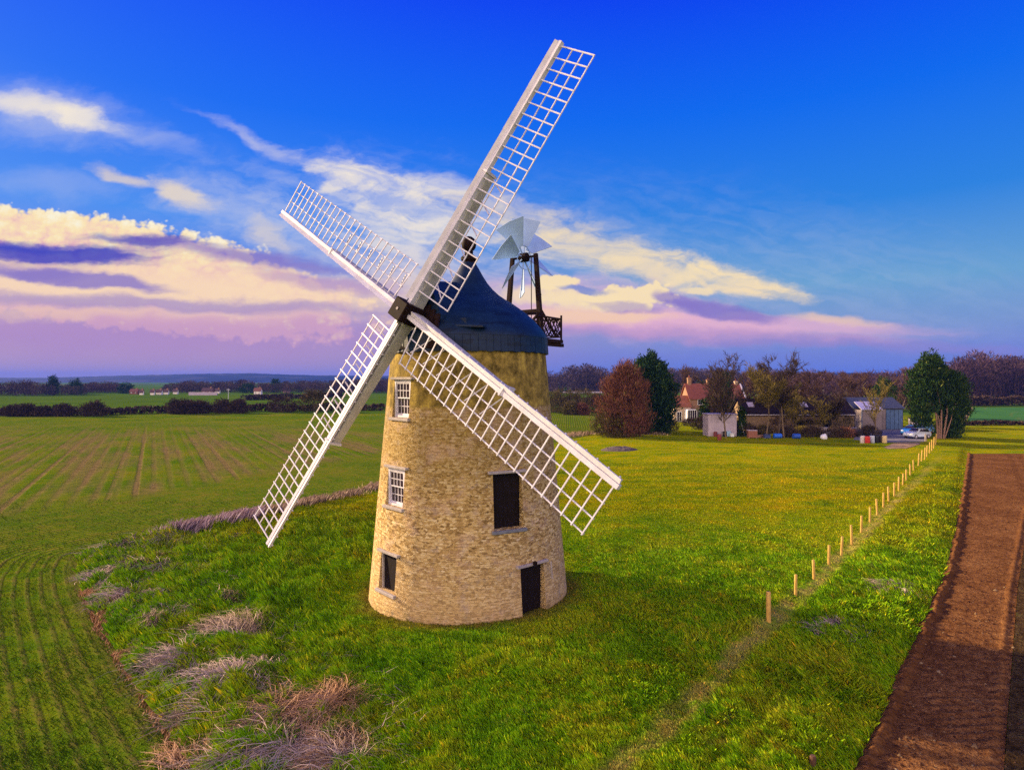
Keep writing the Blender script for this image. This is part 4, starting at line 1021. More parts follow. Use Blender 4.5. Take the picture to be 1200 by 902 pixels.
# ================================================================== FENCE POSTS
ORD = ['first', 'second', 'third', 'fourth', 'fifth', 'sixth', 'seventh', 'eighth', 'ninth', 'tenth', 'eleventh', 'twelfth', 'thirteenth', 'fourteenth', 'fifteenth', 'sixteenth', 'seventeenth',
       'eighteenth', 'nineteenth', 'twentieth', 'twenty-first', 'twenty-second', 'twenty-third', 'twenty-fourth', 'twenty-fifth', 'twenty-sixth', 'twenty-seventh']
M_POST = simple_mat('new_fence_timber', (.50, .31, .075), .75, .35, 5, bump=.3)
M_OLDPOST = simple_mat('old_grey_timber', (.30, .25, .21), .85, .25, 7)
POSTS = [(901.5, 735, 701), (933.2, 700, 675), (954.8, 682, 657.5), (972, 664.5, 641.5), (986.7, 651, 629), (999, 638.5, 616.5), (1010, 626, 605.5), (1020, 613.5, 595), (1028.8, 605.5, 586.5), (1035.8, 596, 579.2),
         (1042, 590, 572), (1048.5, 582, 565.5), (1053.6, 575, 559.5), (1058.4, 568.8, 555), (1062.5, 563, 549.5), (1067.2, 557, 544.5), (1071, 551.5, 539.5), (1076.6, 546.5, 532), (1080.2, 541, 528.5), (1084, 538.5, 524.5), (1086.5, 535.2, 522), (1089.7, 531.5, 518.5), (1092.4, 528.5, 515.5), (1094.5, 526, 513), (1096.7, 522, 509)]
def h_at(x, y): return float(meadow_h(np.array([x]), np.array([y]))[0]) if (y < 80 and xl(y) < x < xr(y)) else 0.0
for i, (px, pb, pt) in enumerate(POSTS):
    x, y = gp(px, pb, .12); z = h_at(x, y); h = (pb - pt) / F * y * 1.02 + random.uniform(-.03, .03)
    p = MB(); r = .075 if i == 0 else .055
    n = 10
    p.lathe([(r * 1.02, -.25), (r, h * .5), (r * .97, h - .02), (r * .80, h)], n)
    o = p.build('fence_post', M_POST, None, smooth=True); o.location = (x, y, z); o.rotation_euler = (random.uniform(-.05, .05), random.uniform(-.05, .05), random.uniform(0, 3))
    if i == 0: lab = 'stout pale timber fence post standing nearest the camera'
    elif i == len(POSTS) - 1: lab = 'last timber fence post of the row, beside the tall cypress'
    else: lab = ORD[i] + ' timber fence post of the row, counted from the camera'
    tag(o, lab, 'fence post', 'timber fence posts in a row along the meadow')
x, y = gp(1085, 517); p = MB(); p.lathe([(.13, -.2), (.12, .9), (.06, 1.0)], 8); o = p.build('fence_post', M_OLDPOST, None); o.location = (x, y, 0)
tag(o, 'single grey post at the corner of the concrete yard', 'fence post')
x, y = gp(954, 899, .2); p = MB(); p.lathe([(.07, -.2), (.065, .18), (.05, .22)], 9); o = p.build('fence_post', simple_mat('rotten_post_wood', (.10, .05, .03), .9, .3, 8), None); o.location = (x, y, h_at(x, y) + .02)
tag(o, 'short dark rotten post stump at the lower edge of the meadow', 'fence post')

# ================================================================== VEGETATION
def foliage_mat(name, stops, rough=.8):
    m, t, b = new_mat(name)
    t.put(b.inputs['Base Color'], t.ramp(t.attr('tone').outputs['Fac'], stops)); b.inputs['Roughness'].default_value = rough; b.inputs['Specular IOR Level'].default_value = .03
    return m
M_EVER = foliage_mat('evergreen_foliage', [(0, (.010, .028, .010)), (.5, (.026, .060, .014)), (.85, (.052, .090, .018)), (1, (.10, .12, .025))])
M_EVERB = foliage_mat('blue_evergreen_foliage', [(0, (.008, .024, .014)), (.5, (.018, .050, .024)), (.9, (.045, .085, .026)), (1, (.09, .12, .02))])
M_REDT = foliage_mat('reddish_twigs', [(0, (.060, .022, .018)), (.5, (.150, .060, .042)), (.85, (.22, .10, .06)), (1, (.14, .13, .03))])
M_OLIVE = foliage_mat('olive_shrub', [(0, (.028, .024, .010)), (.5, (.075, .062, .022)), (.9, (.135, .105, .036)), (1, (.17, .10, .05))])
M_BROWNSH = foliage_mat('brown_hedge_twigs', [(0, (.028, .018, .018)), (.5, (.060, .040, .034)), (.9, (.10, .070, .045)), (1, (.06, .08, .02))])
M_PURPLE = foliage_mat('winter_wood_twigs', [(0, (.030, .018, .028)), (.5, (.068, .038, .050)), (.85, (.110, .064, .066)), (1, (.08, .065, .04))])
M_GOLD = foliage_mat('yellow_green_twigs', [(0, (.075, .060, .015)), (.5, (.16, .13, .028)), (1, (.24, .18, .05))])
M_BARK = simple_mat('tree_bark', (.115, .085, .065), .9, .35, 3, bump=.4)
M_PALEBARK = simple_mat('pale_tree_bark', (.33, .25, .18), .9, .3, 3, bump=.4)
M_PINKBARK = simple_mat('pink_grey_bark', (.24, .145, .115), .9, .3, 3, bump=.4)
def rot_quads(C, D, S, W):
    """one kite-shaped leaf spray per row: centre, direction, length, width"""
    n = len(C); rv = RNG.normal(size=(n, 3)); s = np.cross(D, rv); s /= np.linalg.norm(s, axis=1)[:, None] + 1e-9
    V = np.empty((n, 4, 3), np.float32)
    V[:, 0] = C - D * S[:, None] * .5; V[:, 1] = C + s * W[:, None] * .5 - D * S[:, None] * .05; V[:, 2] = C + D * S[:, None] * .5; V[:, 3] = C - s * W[:, None] * .5 - D * S[:, None] * .05
    return V.reshape(-1, 3), np.arange(n * 4).reshape(-1, 4)
def lobed(h, w, profile, n, seed, lobes=3.2, squash=.9, inner=.45):
    """points in an uneven crown: radius profile(t) broken up by noise lobes"""
    r = np.random.default_rng(seed)
    t = r.random(n); a = r.uniform(0, 2 * pi, n)
    rad = profile(t) * w * .58
    lob = 1 + .42 * pn(np.cos(a) * lobes * .6 + seed, np.sin(a) * lobes * .6 + t * lobes * 1.8) * 2 + .30 * pn(a * 2.1 + 7, t * 11 + seed)
    q = inner + (1 - inner) * np.sqrt(r.random(n))
    R = rad * np.clip(lob, .35, 1.6) * q
    tip = 1 - .22 * np.clip(.5 + 1.2 * pn(np.cos(a) * 2.2 + seed * 1.7, np.sin(a) * 2.2 + seed), 0, 1) * sstep(t, .45, .9)
    P = np.stack([np.cos(a) * R, np.sin(a) * R * squash, t * h * tip], -1)
    return P, a, q, lob
def crown_mesh(name, mat, parent, h, w, z0, profile, clumps, per, size, seed, upward=.5, lobes=3.2, squash=.9, slim=.5, inner=.45, tip_tone=0.0, clump_r=.35):
    P, a, q, lob = lobed(h, w, profile, clumps, seed, lobes, squash, inner)
    gap = pn(P[:, 0] * .9 + seed, P[:, 2] * .9) + .5 * pn(P[:, 1] * 1.3, P[:, 2] * 1.7 + seed)
    P = P[gap > -.34]; a = a[gap > -.34]; gap = gap[gap > -.34]; n = len(P)
    tone = np.clip(RNG.normal(.45, .22, n) + .4 * gap, 0, 1)
    C = np.repeat(P, per, 0) + RNG.normal(size=(n * per, 3)) * clump_r * size * np.array([1, 1, .8]) * 2
    out = np.stack([np.cos(np.repeat(a, per)), np.sin(np.repeat(a, per)), np.full(n * per, upward * 2)], -1)
    D = out + RNG.normal(size=out.shape) * .75; D /= np.linalg.norm(D, axis=1)[:, None]
    S = size * RNG.uniform(.6, 1.5, n * per); V, Fc = rot_quads(C, D, S, S * slim)
    V[:, 2] += z0; V[:, 2] = np.maximum(V[:, 2], .02)
    T = np.repeat(np.clip(np.repeat(tone, per) + RNG.normal(0, .13, n * per), 0, 1), 4)
    return np_mesh(name, V, Fc, mat, parent, attrs={'tone': T})
def limbs(h, seed, levels=3, spread=.55, trunk_r=None, first=.25, n0=7, up=.5, crooked=.12):
    """segments of a branching skeleton: (p0, p1, r0, r1, level)"""
    r = random.Random(seed); segs = []
    def grow(p, d, L, rad, lev):
        n = 4 if lev == 0 else 3; pts = [p]
        for k in range(n):
            d = (d + Vector((r.gauss(0, crooked), r.gauss(0, crooked), r.gauss(0, crooked * .5) + (.06 if lev else .0)))).normalized()
            q = pts[-1] + d * (L / n); segs.append((pts[-1], q, rad * (1 - .62 * k / n), rad * (1 - .62 * (k + 1) / n), lev)); pts.append(q)
            if lev < levels:
                m = (n0 if lev == 0 else 4) / n
                for _ in range(int(m + r.random())):
                    if lev == 0 and (k + .5) / n < first: continue
                    f = r.random(); base = pts[-2].lerp(q, f); az = r.uniform(0, 2 * pi)
                    side = Vector((cos(az), sin(az), 0)); nd = (d * up + side * spread + Vector((0, 0, .25))).normalized()
                    grow(base, nd, L * r.uniform(.38, .62), rad * (1 - .62 * k / n) * .55, lev + 1)
    grow(Vector((0, 0, -.1)), Vector((0, 0, 1)), h * .78, trunk_r or h * .0145, 0)
    return segs
def seg_mesh(name, segs, mat, parent, sides=4, minr=.012, tone=None):
    n = len(segs); p0 = np.array([s[0] for s in segs]); p1 = np.array([s[1] for s in segs]); r0 = np.maximum(np.array([s[2] for s in segs]), minr); r1 = np.maximum(np.array([s[3] for s in segs]), minr * .6)
    d = p1 - p0; d /= np.linalg.norm(d, axis=1)[:, None] + 1e-9
    up = np.where(np.abs(d[:, 2:3]) < .9, np.array([[0, 0, 1.]]), np.array([[1., 0, 0]])); x = np.cross(d, up); x /= np.linalg.norm(x, axis=1)[:, None]; y = np.cross(d, x)
    V = np.empty((n, 2, sides, 3), np.float32)
    for k in range(sides):
        c_, s_ = cos(2 * pi * k / sides), sin(2 * pi * k / sides); V[:, 0, k] = p0 + (x * c_ + y * s_) * r0[:, None]; V[:, 1, k] = p1 + (x * c_ + y * s_) * r1[:, None]
    i = np.arange(n)[:, None] * 2 * sides
    Fc = np.concatenate([i + [k, (k + 1) % sides, sides + (k + 1) % sides, sides + k] for k in range(sides)], 0)
    return np_mesh(name, V.reshape(-1, 3), Fc, mat, parent, attrs={'tone': np.repeat(RNG.random(n), 2 * sides)})
def place(px, py): return gp(px, py)
def tree_root(name, x, y, label, cat='tree', group=None): return empty(name, (x, y, 0), 0, label, cat, group)
def bare_tree(x, y, h, seed, label, twig_mat, bark=M_BARK, spread=.55, levels=3, n0=9, group=None, first=.25, up=.5, name='bare_tree', twig_r=.022, haze_twigs=500, cw=None):
    t = tree_root(name, x, y, label, group=group)
    s = limbs(h, seed, levels, spread, n0=n0, first=first, up=up)
    seg_mesh('trunk', [q for q in s if q[4] <= 1], bark, t, 5)
    tw = [q for q in s if q[4] >= 2]
    # finest twigs at the branch ends
    r = random.Random(seed + 1); ends = [q[1] for q in tw] or [q[1] for q in s]
    for _ in range(haze_twigs):
        e = r.choice(ends); d = Vector((e.x * .25 + r.gauss(0, .5), e.y * .25 + r.gauss(0, .5), .7 + r.gauss(0, .3))).normalized()
        tw.append((e, e + d * h * r.uniform(.04, .11), twig_r * .8, twig_r * .3, 4))
    seg_mesh('crown', tw, twig_mat, t, 3, minr=twig_r)
    return t
def bush(name, px, pyb, h, w, label, mat, seed, cat='bush', group=None, size=.22, clumps=420, per=9, profile=None, squash=.9, upward=.8, slim=.22, d=None):
    x, y = place(px, pyb)
    if d: x, y = xat(px, d), d
    t = tree_root(name, x, y, label, cat, group)
    profile = profile or (lambda t_: np.sqrt(np.clip(1 - (t_ * 1.02 - .12) ** 2 * 1.12, 0, 1)) * (.75 + .25 * sstep(t_, 0, .3)))
    crown_mesh('crown', mat, t, h, w, 0.0, profile, clumps, per, size, seed, upward, squash=squash, slim=slim, inner=.25)
    s = [(Vector((0, 0, -.1)), Vector((r_ * cos(a_), r_ * sin(a_), h * .6)), .05, .02, 0) for a_, r_ in [(k * 1.3 + seed, w * .12 * (1 + k % 3)) for k in range(6)]]
    seg_mesh('stems', s, M_BARK, t, 4)
    return t
# --- reddish tree and the dark evergreen by the house
x, y = place(730, 511)
t = tree_root('cypress_tree', x, y, 'reddish brown bare cypress in front of the dark evergreen', 'tree')
prof_egg = lambda t_: np.sqrt(np.clip(1 - (np.abs(t_ - .38) / np.where(t_ > .38, .66, .50)) ** 2.0, 0, 1)) * (.92 - .12 * t_)
crown_mesh('crown', M_REDT, t, (511 - 424) / F * y, 57 / F * y, .25, prof_egg, 3000, 10, .42, 21, 1.2, slim=.16, inner=.3)
seg_mesh('trunk', [s for s in limbs(9.0, 5, 1, .3, n0=9) if s[4] <= 1], M_BARK, t, 5)
dE = 96
t = tree_root('evergreen_tree', xat(760.5, dE), dE, 'broad dark green evergreen behind the reddish cypress', 'tree')
prof_con = lambda t_: np.clip(np.minimum(1.0, .62 + 1.1 * t_), 0, 1) * np.sqrt(np.clip(1 - t_ ** 2.4, 0, 1))
crown_mesh('crown', M_EVERB, t, 12.6, 7.7, .1, prof_con, 4200, 10, .46, 33, .8, slim=.34, inner=.4)
seg_mesh('trunk', [(Vector((0, 0, -.1)), Vector((.2, 0, 9)), .28, .06, 0)], M_BARK, t, 7)
bush('shrub', 715, 512, 4.0, 4.6, 'olive brown shrub at the foot of the reddish cypress', M_OLIVE, 41, size=.30, clumps=650)
bush('shrub', 768, 508, 1.5, 2.2, 'low grey twiggy shrub in front of the dark evergreen', M_BROWNSH, 42, size=.2, clumps=160)
bush('shrub', 785, 505, 2.3, 2.6, 'small dark brown shrub between the evergreen and the farmhouse', M_BROWNSH, 43, size=.25, clumps=260)
# --- thicket beyond the tower on the right
for i, (px, pb, h, w, m, lab) in enumerate([(662, 484, 6.6, 8.5, M_OLIVE, 'olive thicket bush right beside the tower edge'), (684, 483, 6.3, 8.0, M_OLIVE, 'olive thicket bush left of the reddish cypress'), (648, 483, 5.6, 6.5, M_OLIVE, 'olive thicket bush half hidden behind the tower'),
      (700, 483, 5.0, 6.0, M_BROWNSH, 'brown thicket bush half hidden behind the reddish cypress'), (669, 486, 3.2, 3.6, M_OLIVE, 'small round olive bush in front of the thicket'), (682, 486, 2.9, 2.8, M_REDT, 'small round red twigged bush in front of the thicket')]):
    bush('bush', px, pb, h, w, lab, m, 50 + i, size=.42, clumps=520, per=8, group='thicket bushes beyond the meadow')
# --- tall cypress beside the yard
x, y = place(1097, 513)
t = tree_root('cypress_tree', x, y, 'tall dark cypress with pink bare trunks beside the yard', 'tree')
def crown_at(nm, cx, cz, h, w, seed, cl, mat=M_EVER):
    o = crown_mesh(nm, mat, t, h, w, cz, prof_egg, cl, 10, .36, seed, .9, slim=.32, inner=.35); o.location = (cx, random.uniform(-.6, .6), 0); return o
crown_at('crown', -1.3, 4.0, 8.6, 4.9, 61, 1500); crown_at('crown', -2.3, 1.6, 7.2, 2.8, 62, 600); crown_at('crown', 2.2, 2.4, 7.4, 4.0, 63, 1200); crown_at('crown', 1.9, .1, 3.6, 2.8, 64, 420); crown_at('crown', .5, 5.6, 5.2, 3.4, 65, 650)
tr = []
for (x0_, x1_, zt_, r_) in [(-.4, -1.8, 6.6, .17), (.0, -.6, 7.6, .20), (.35, .9, 7.2, .17), (-.2, -1.1, 5.4, .13), (.5, 2.0, 5.2, .12)]:
    m_ = Vector(((x0_ * .6 + x1_ * .4), -1.45, zt_ * .5)); tr += [(Vector((x0_, -1.0, -.1)), m_, r_ * .8, r_ * .6, 0), (m_, Vector((x1_, -.9, zt_)), r_ * .6, r_ * .3, 0)]
seg_mesh('trunk', tr, M_PINKBARK, t, 7)
x, y = place(1111, 511); bush('shrub', 1111, 512, 3.0, 3.0, 'dark green shrub at the right foot of the tall cypress', M_EVER, 66, size=.3, clumps=380, slim=.4)
x, y = gp(1097.5, 509); p = MB(); p.tube((0, 0, -.2), (0, 0, 5.2), .12, .09, 9); p.bar((-.35, 0, 4.9), (.35, 0, 4.9), .08)
o = p.build('telegraph_pole', simple_mat('weathered_pole_wood', (.42, .36, .36), .85, .2, 4), None); o.location = (x + .35, y - 1.6, 0); tag(o, 'pale grey wooden pole in front of the tall cypress trunks', 'pole')
M_TWBARK = simple_mat('olive_brown_bark', (.15, .105, .06), .9, .35, 3)
# --- bare trees and small trees round the farmyard
FG = 'bare trees among the farm buildings'
x, y = place(851, 513); bare_tree(x, y, 9.4, 71, 'tall bare tree with slim trunk by the white metal shed', M_BROWNSH, M_TWBARK, .5, n0=16, group=FG, twig_r=.028, haze_twigs=1500)
x, y = place(898, 513); bare_tree(x, y, 8.2, 72, 'yellow twigged bare tree in front of the long barn, left one', M_GOLD, M_TWBARK, .6, n0=14, group=FG, first=.4, twig_r=.030, haze_twigs=1500)
x, y = place(919, 513); bare_tree(x, y, 9.8, 73, 'bare tree with the widest dark crown above the long barn', M_BROWNSH, M_TWBARK, .8, n0=17, group=FG, first=.40, twig_r=.028, haze_twigs=2200)
x, y = place(912, 512); bare_tree(x, y, 6.6, 74, 'low spreading olive twigged tree under the widest bare crown', M_GOLD, M_BARK, .95, n0=13, group=FG, first=.5, twig_r=.04, haze_twigs=1300)
x, y = place(1028, 512); bare_tree(x, y, 6.8, 75, 'slender golden twigged tree in front of the grey shed', M_GOLD, M_TWBARK, .42, n0=13, group=FG, first=.3, twig_r=.03, haze_twigs=420)
dS = 112
t = tree_root('evergreen_tree', xat(1037, dS), dS, 'small leaning evergreen rising behind the grey shed roof', 'tree')
crown_mesh('crown', M_EVER, t, 9.2, 4.2, .1, prof_egg, 520, 10, .36, 76, .8, slim=.3); seg_mesh('trunk', [(Vector((0, 0, 0)), Vector((.3, 0, 7)), .15, .05, 0)], M_BARK, t, 6)
t = tree_root('conifer_tree', xat(851, 105), 105, 'narrow dark conifer spire before the farmhouse roof', 'tree')
crown_mesh('crown', M_EVERB, t, 9.6, 3.3, .2, lambda t_: np.clip(1.06 - t_, 0, 1), 620, 10, .36, 77, .6, slim=.3); seg_mesh('trunk', [(Vector((0, 0, 0)), Vector((0, 0, 8.5)), .16, .03, 0)], M_BARK, t, 6)
bush('ivy_bush', 834, 500, 5.6, 3.9, 'dark ivy covered bush in front of the farmhouse wall', M_EVER, 78, size=.34, clumps=620, slim=.45, d=104)
bush('ivy_bush', 869.5, 511, 4.6, .9, 'ivy covered post beside the white metal shed', M_EVER, 79, size=.26, clumps=220, slim=.5, profile=lambda t_: np.full_like(t_, .9))
for i, (px, pb, h, w, m, lab) in enumerate([(826, 504, 2.6, 3.4, M_BROWNSH, 'brown shrub at the left end of the white metal shed'), (913, 509, 3.0, 3.0, M_BROWNSH, 'dark shrub against the barn wall beneath the bare trees'), (946, 508, 2.4, 3.6, M_OLIVE, 'olive bramble bush before the middle of the barn'),
      (985, 509, 3.6, 4.0, M_OLIVE, 'olive bramble bush before the right end of the barn'), (940, 511, 1.5, 2.6, M_GOLD, 'low yellowish bush behind the blue barrel'), (899, 506, 2.2, 3.0, M_BROWNSH, 'brown bramble left of the dark shrub by the barn')]):
    bush('shrub', px, pb, h, w, lab, m, 80 + i, size=.26, clumps=300, group='shrubs along the farmyard edge')

M_PURPTW = foliage_mat('purple_brown_twigs', [(0, (.040, .022, .022)), (.5, (.085, .048, .042)), (1, (.14, .085, .06))])
for i, (px, d, h, sp, m, lab) in enumerate([(795, 150, 9.5, .6, M_PURPTW, 'bare tree left of the farmhouse behind its chimney'), (880, 128, 9.0, .6, M_PURPTW, 'bare tree rising right behind the farmhouse gable'), (938, 118, 8.5, .7, M_PURPTW, 'bare purple brown tree behind the left half of the barn roof'),
        (962, 135, 9.5, .75, M_PURPTW, 'round bare purple tree behind the middle of the barn roof'), (990, 128, 8.8, .75, M_PURPTW, 'round bare purple tree behind the right end of the barn roof'), (1012, 140, 9.6, .7, M_PURPTW, 'bare reddish tree behind the lean-to roof'), (1055, 132, 10.2, .65, M_PURPTW, 'bare tree between steel shed and tall cypress'),
        (932, 93.5, 5.5, .7, M_GOLD, 'small golden twigged tree before the left half of the barn'), (957, 93, 5.0, .8, M_GOLD, 'small spreading golden tree before the middle of the barn'), (979, 93.5, 5.8, .7, M_BROWNSH, 'small brown twigged tree before the right half of the barn'), (839, 99, 7.5, .6, M_BROWNSH, 'brown twigged tree above the left end of the white shed'),
        (888, 99, 7.0, .7, M_GOLD, 'small golden twigged tree at the left end of the barn'), (860, 112, 10.5, .5, M_BROWNSH, 'tall thin bare tree in front of the farmhouse roof')]):
    bare_tree(xat(px, d), d, h, 170 + i, lab, m, M_BARK, sp, n0=13, group=FG, first=.25, twig_r=.04, haze_twigs=1200)
for i, (px, pb, h, w, m, lab) in enumerate([(876, 511, 2.0, 2.6, M_BROWNSH, 'bramble at the left corner of the barn'), (893, 510.5, 1.6, 2.4, M_OLIVE, 'olive bramble behind the log pile'), (924, 512, 1.5, 2.6, M_BROWNSH, 'dark bramble between the two blue barrels'), (953, 512, 1.7, 3.0, M_BROWNSH, 'dark bramble left of the white sack'), (978, 512.5, 1.6, 2.8, M_BROWNSH, 'dark bramble right of the grey water tank'), (991, 512.5, 1.5, 2.4, M_REDT, 'reddish bramble left of the tyre stack'), (1018, 511, 1.6, 2.4, M_BROWNSH, 'dark bramble behind the red oil drum'), (810, 499, 1.4, 3.0, M_BROWNSH, 'low brown hedge bush on the farmhouse lawn')]):
    bush('shrub', px, pb, h, w, lab, m, 190 + i, size=.24, clumps=300, group='shrubs along the farmyard edge')

# ================================================================== FARM BUILDINGS
M_BRICKW = simple_mat('farmhouse_brick', (.27, .155, .095), .9, .25, 2.5, bump=.2)
M_CREAMW = simple_mat('cream_render', (.48, .36, .26), .9, .12, 2)
M_TILE = simple_mat('red_clay_tiles', (.23, .070, .042), .85, .3, 2.2, bump=.3)
M_TILE2 = simple_mat('orange_clay_tiles', (.30, .105, .05), .85, .3, 2.2, bump=.3)
M_SLATE = simple_mat('dark_barn_roofing', (.024, .015, .018), .9, .4, 1.5, bump=.2, spec=.08)
M_STONEW = simple_mat('barn_stone_wall', (.28, .19, .12), .95, .35, 1.6, bump=.4)
M_STEEL = simple_mat('blue_grey_steel_sheet', (.060, .070, .105), .6, .3, 2, spec=.15)
M_SILVER = simple_mat('silver_roof_sheet', (.62, .58, .66), .35, .15, 2, metal=.3)
M_LAV = simple_mat('lavender_white_sheet', (.42, .36, .44), .6, .2, 1.5)
M_TAN = simple_mat('tan_sheet_wall', (.26, .21, .20), .7, .2, 2)
M_WIN = simple_mat('window_paint', (.70, .72, .76), .5, .1, 3)
M_FARW = simple_mat('far_white_render', (.78, .72, .68), .8, .08, 1)
M_FARP = simple_mat('far_pink_render', (.58, .36, .32), .8, .1, 1)
M_FARBR = simple_mat('far_red_brick', (.20, .085, .06), .9, .2, 1)
M_FARROOF = simple_mat('far_dark_roof', (.10, .06, .06), .9, .3, 1)
def gabled(root, L, D, eave, ridge, wall_m, roof_m, x0=0.0, y0=0.0, axis='x', over=.25, names=('wall', 'roof'), wall_over=0):
    """a gabled block: ridge along x (long side to the camera)"""
    w = MB(); r = MB()
    x1 = x0 + L; y1 = y0 + D; ym = (y0 + y1) / 2; e = eave; g = ridge
    w.add([(x0, y0, -.1), (x1, y0, -.1), (x1, y1, -.1), (x0, y1, -.1), (x0, y0, e), (x1, y0, e), (x1, y1, e), (x0, y1, e), (x0, ym, g - .05), (x1, ym, g - .05)],
          [(0, 1, 5, 4), (1, 2, 6, 9, 5), (2, 3, 7, 6), (3, 0, 4, 8, 7)])
    wo = w.build(names[0], wall_m, root)
    th = .14; sl = (g - e) / (ym - y0)
    for sg in (-1, 1):
        ya = ym + sg * (D / 2 + over); ze = e - over * sl
        pts = [(x0 - over, ym, g), (x1 + over, ym, g), (x1 + over, ya, ze), (x0 - over, ya, ze)]
        r.add(pts + [(p[0], p[1], p[2] + th) for p in pts], [(0, 1, 2, 3), (7, 6, 5, 4), (0, 4, 5, 1), (1, 5, 6, 2), (2, 6, 7, 3), (3, 7, 4, 0)])
    ro = r.build(names[1], roof_m, root)
    return wo, ro
def chimney(parent, x, y, z0, z1, w=.7, mat=None):
    c_ = MB(); c_.box((x - w / 2, y - .35, z0), (x + w / 2, y + .35, z1)); c_.box((x - w / 2 - .07, y - .42, z1 - .25), (x + w / 2 + .07, y + .42, z1 - .1)); o = c_.build('chimney', mat or M_BRICKW, parent)
    p_ = MB(); p_.tube((x, y, z1 - .02), (x, y, z1 + .45), .14, .11, 8); p_.build('chimney_pot', M_TILE, o)
    return o
def face_window(parent, x, z, w, h, y, cols=2, rows=2):
    f = MB(); t_ = .09
    f.box((x - w / 2, y - .06, z), (x - w / 2 + t_, y + .03, z + h)); f.box((x + w / 2 - t_, y - .06, z), (x + w / 2, y + .03, z + h)); f.box((x - w / 2 + t_, y - .06, z + h - t_), (x + w / 2 - t_, y + .03, z + h)); f.box((x - w / 2 + t_, y - .08, z), (x + w / 2 - t_, y + .03, z + t_))
    for k in range(1, cols): xx = x - w / 2 + w * k / cols; f.box((xx - .03, y - .05, z + t_), (xx + .03, y + .02, z + h - t_))
    o = f.build('window', M_WIN, parent)
    g_ = MB(); g_.box((x - w / 2 + .02, y - .02, z + .02), (x + w / 2 - .02, y - .005, z + h - .02)); g_.build('pane', M_GLASS, o)
    return o
# farmhouse
dH = 122.0; fx0, fx1 = xat(808.5, dH), xat(872, dH)
house = empty('farmhouse', (fx0, dH, 0), 0, 'brick farmhouse with red tiled roof and two chimneys', 'house')
Lh = fx1 - fx0
wo, ro = gabled(house, Lh, 6.2, zat(466.5, dH), zat(450.0, dH + 3.1), M_BRICKW, M_TILE)
chimney(ro, .75, 3.1, 6.6, zat(442.5, dH + 3)); chimney(ro, 4.6, 3.1, 6.9, zat(444.5, dH + 3), .6); chimney(ro, 10.2, 3.1, 6.9, zat(446.5, dH + 3), .5, M_CREAMW)
for px, py0, py1 in ((820.5, 474.5, 467.8), (820.5, 488.5, 481.5), (842, 475, 468.5), (858, 475, 468.5), (846, 489, 482)):
    face_window(house, xat(px, dH) - fx0, zat(py0, dH), 1.05, (py0 - py1) / F * dH, -.02)
vb = MB(); vb.bar((Lh + .3, -.3, zat(466.5, dH) - .2), (Lh + .3, 3.1, zat(450, dH + 3.1) + .1), .3, .12); vb.bar((Lh + .3, 6.5, zat(466.5, dH) - .2), (Lh + .3, 3.1, zat(450, dH + 3.1) + .1), .3, .12); vb.build('bargeboard', M_FARW, house)
ex = xat(789, dH) - fx0
wo2, ro2 = gabled(house, -ex, 4.2, zat(476, dH), zat(464, dH + 2.2), M_CREAMW, M_TILE2, x0=ex, y0=-.6, names=('extension_wall', 'extension_roof'), over=.15)
cv = MB(); cx0 = xat(801, dH) - fx0
cv.box((cx0, -2.6, -.1), (cx0 + .12, -.62, 2.4)); 
for k in range(5): cv.box((cx0 + .12 + k * .42, -2.6, -.1), (cx0 + .20 + k * .42, -2.5, 2.4))
cv.box((cx0 + .12, -2.62, 2.4), (cx0 + 1.95, -.62, 2.52)); cvo = cv.build('conservatory', M_WIN, house)
cg = MB(); cg.box((cx0 + .14, -2.56, .4), (cx0 + 1.85, -2.53, 2.38)); cg.build('pane', M_GLASS, cvo)
face_window(house, xat(791.5, dH) - fx0 + .6, .05, 1.0, 2.0, -.62)
# long barn
dB = 96.5; bx0, bx1 = xat(873, dB), xat(1001, dB)
barn = empty('barn', (bx0, dB, 0), 0, 'long low stone barn with dark roof and pale skylights', 'barn')
eB, rB = zat(485.5, dB), zat(467.8, dB + 3)
wo, ro = gabled(barn, bx1 - bx0, 6.0, eB, rB, M_STONEW, M_SLATE)
for px in (884.5, 948, 984):
    xx = xat(px, dB) - bx0; k0, k1 = .42, .72
    for_ = MB(); p = lambda k, e: (eB + (rB - eB) * k + .16 + e)
    for_.box8([(xx - .5, 3 * k0, p(k0, 0)), (xx + .5, 3 * k0, p(k0, 0)), (xx + .5, 3 * k1, p(k1, 0)), (xx - .5, 3 * k1, p(k1, 0)), (xx - .5, 3 * k0, p(k0, .05)), (xx + .5, 3 * k0, p(k0, .05)), (xx + .5, 3 * k1, p(k1, .05)), (xx - .5, 3 * k1, p(k1, .05))])
    for_.build('skylight', simple_mat('skylight_sheet', (.50, .44, .48), .5), ro)
gt_ = MB(); gt_.bar((0.0, -.32, eB - .05), (bx1 - bx0, -.32, eB - .05), .12); gt_.build('gutter', M_SILVER, barn)
dmm = MB()
for px, w in ((936, 1.2), (969, 1.4)): 
    xx = xat(px, dB) - bx0; q = MB(); q.box((xx - w / 2, -.03, 0), (xx + w / 2, .02, 1.9)); q.build('door', M_BLACKDOOR, barn)
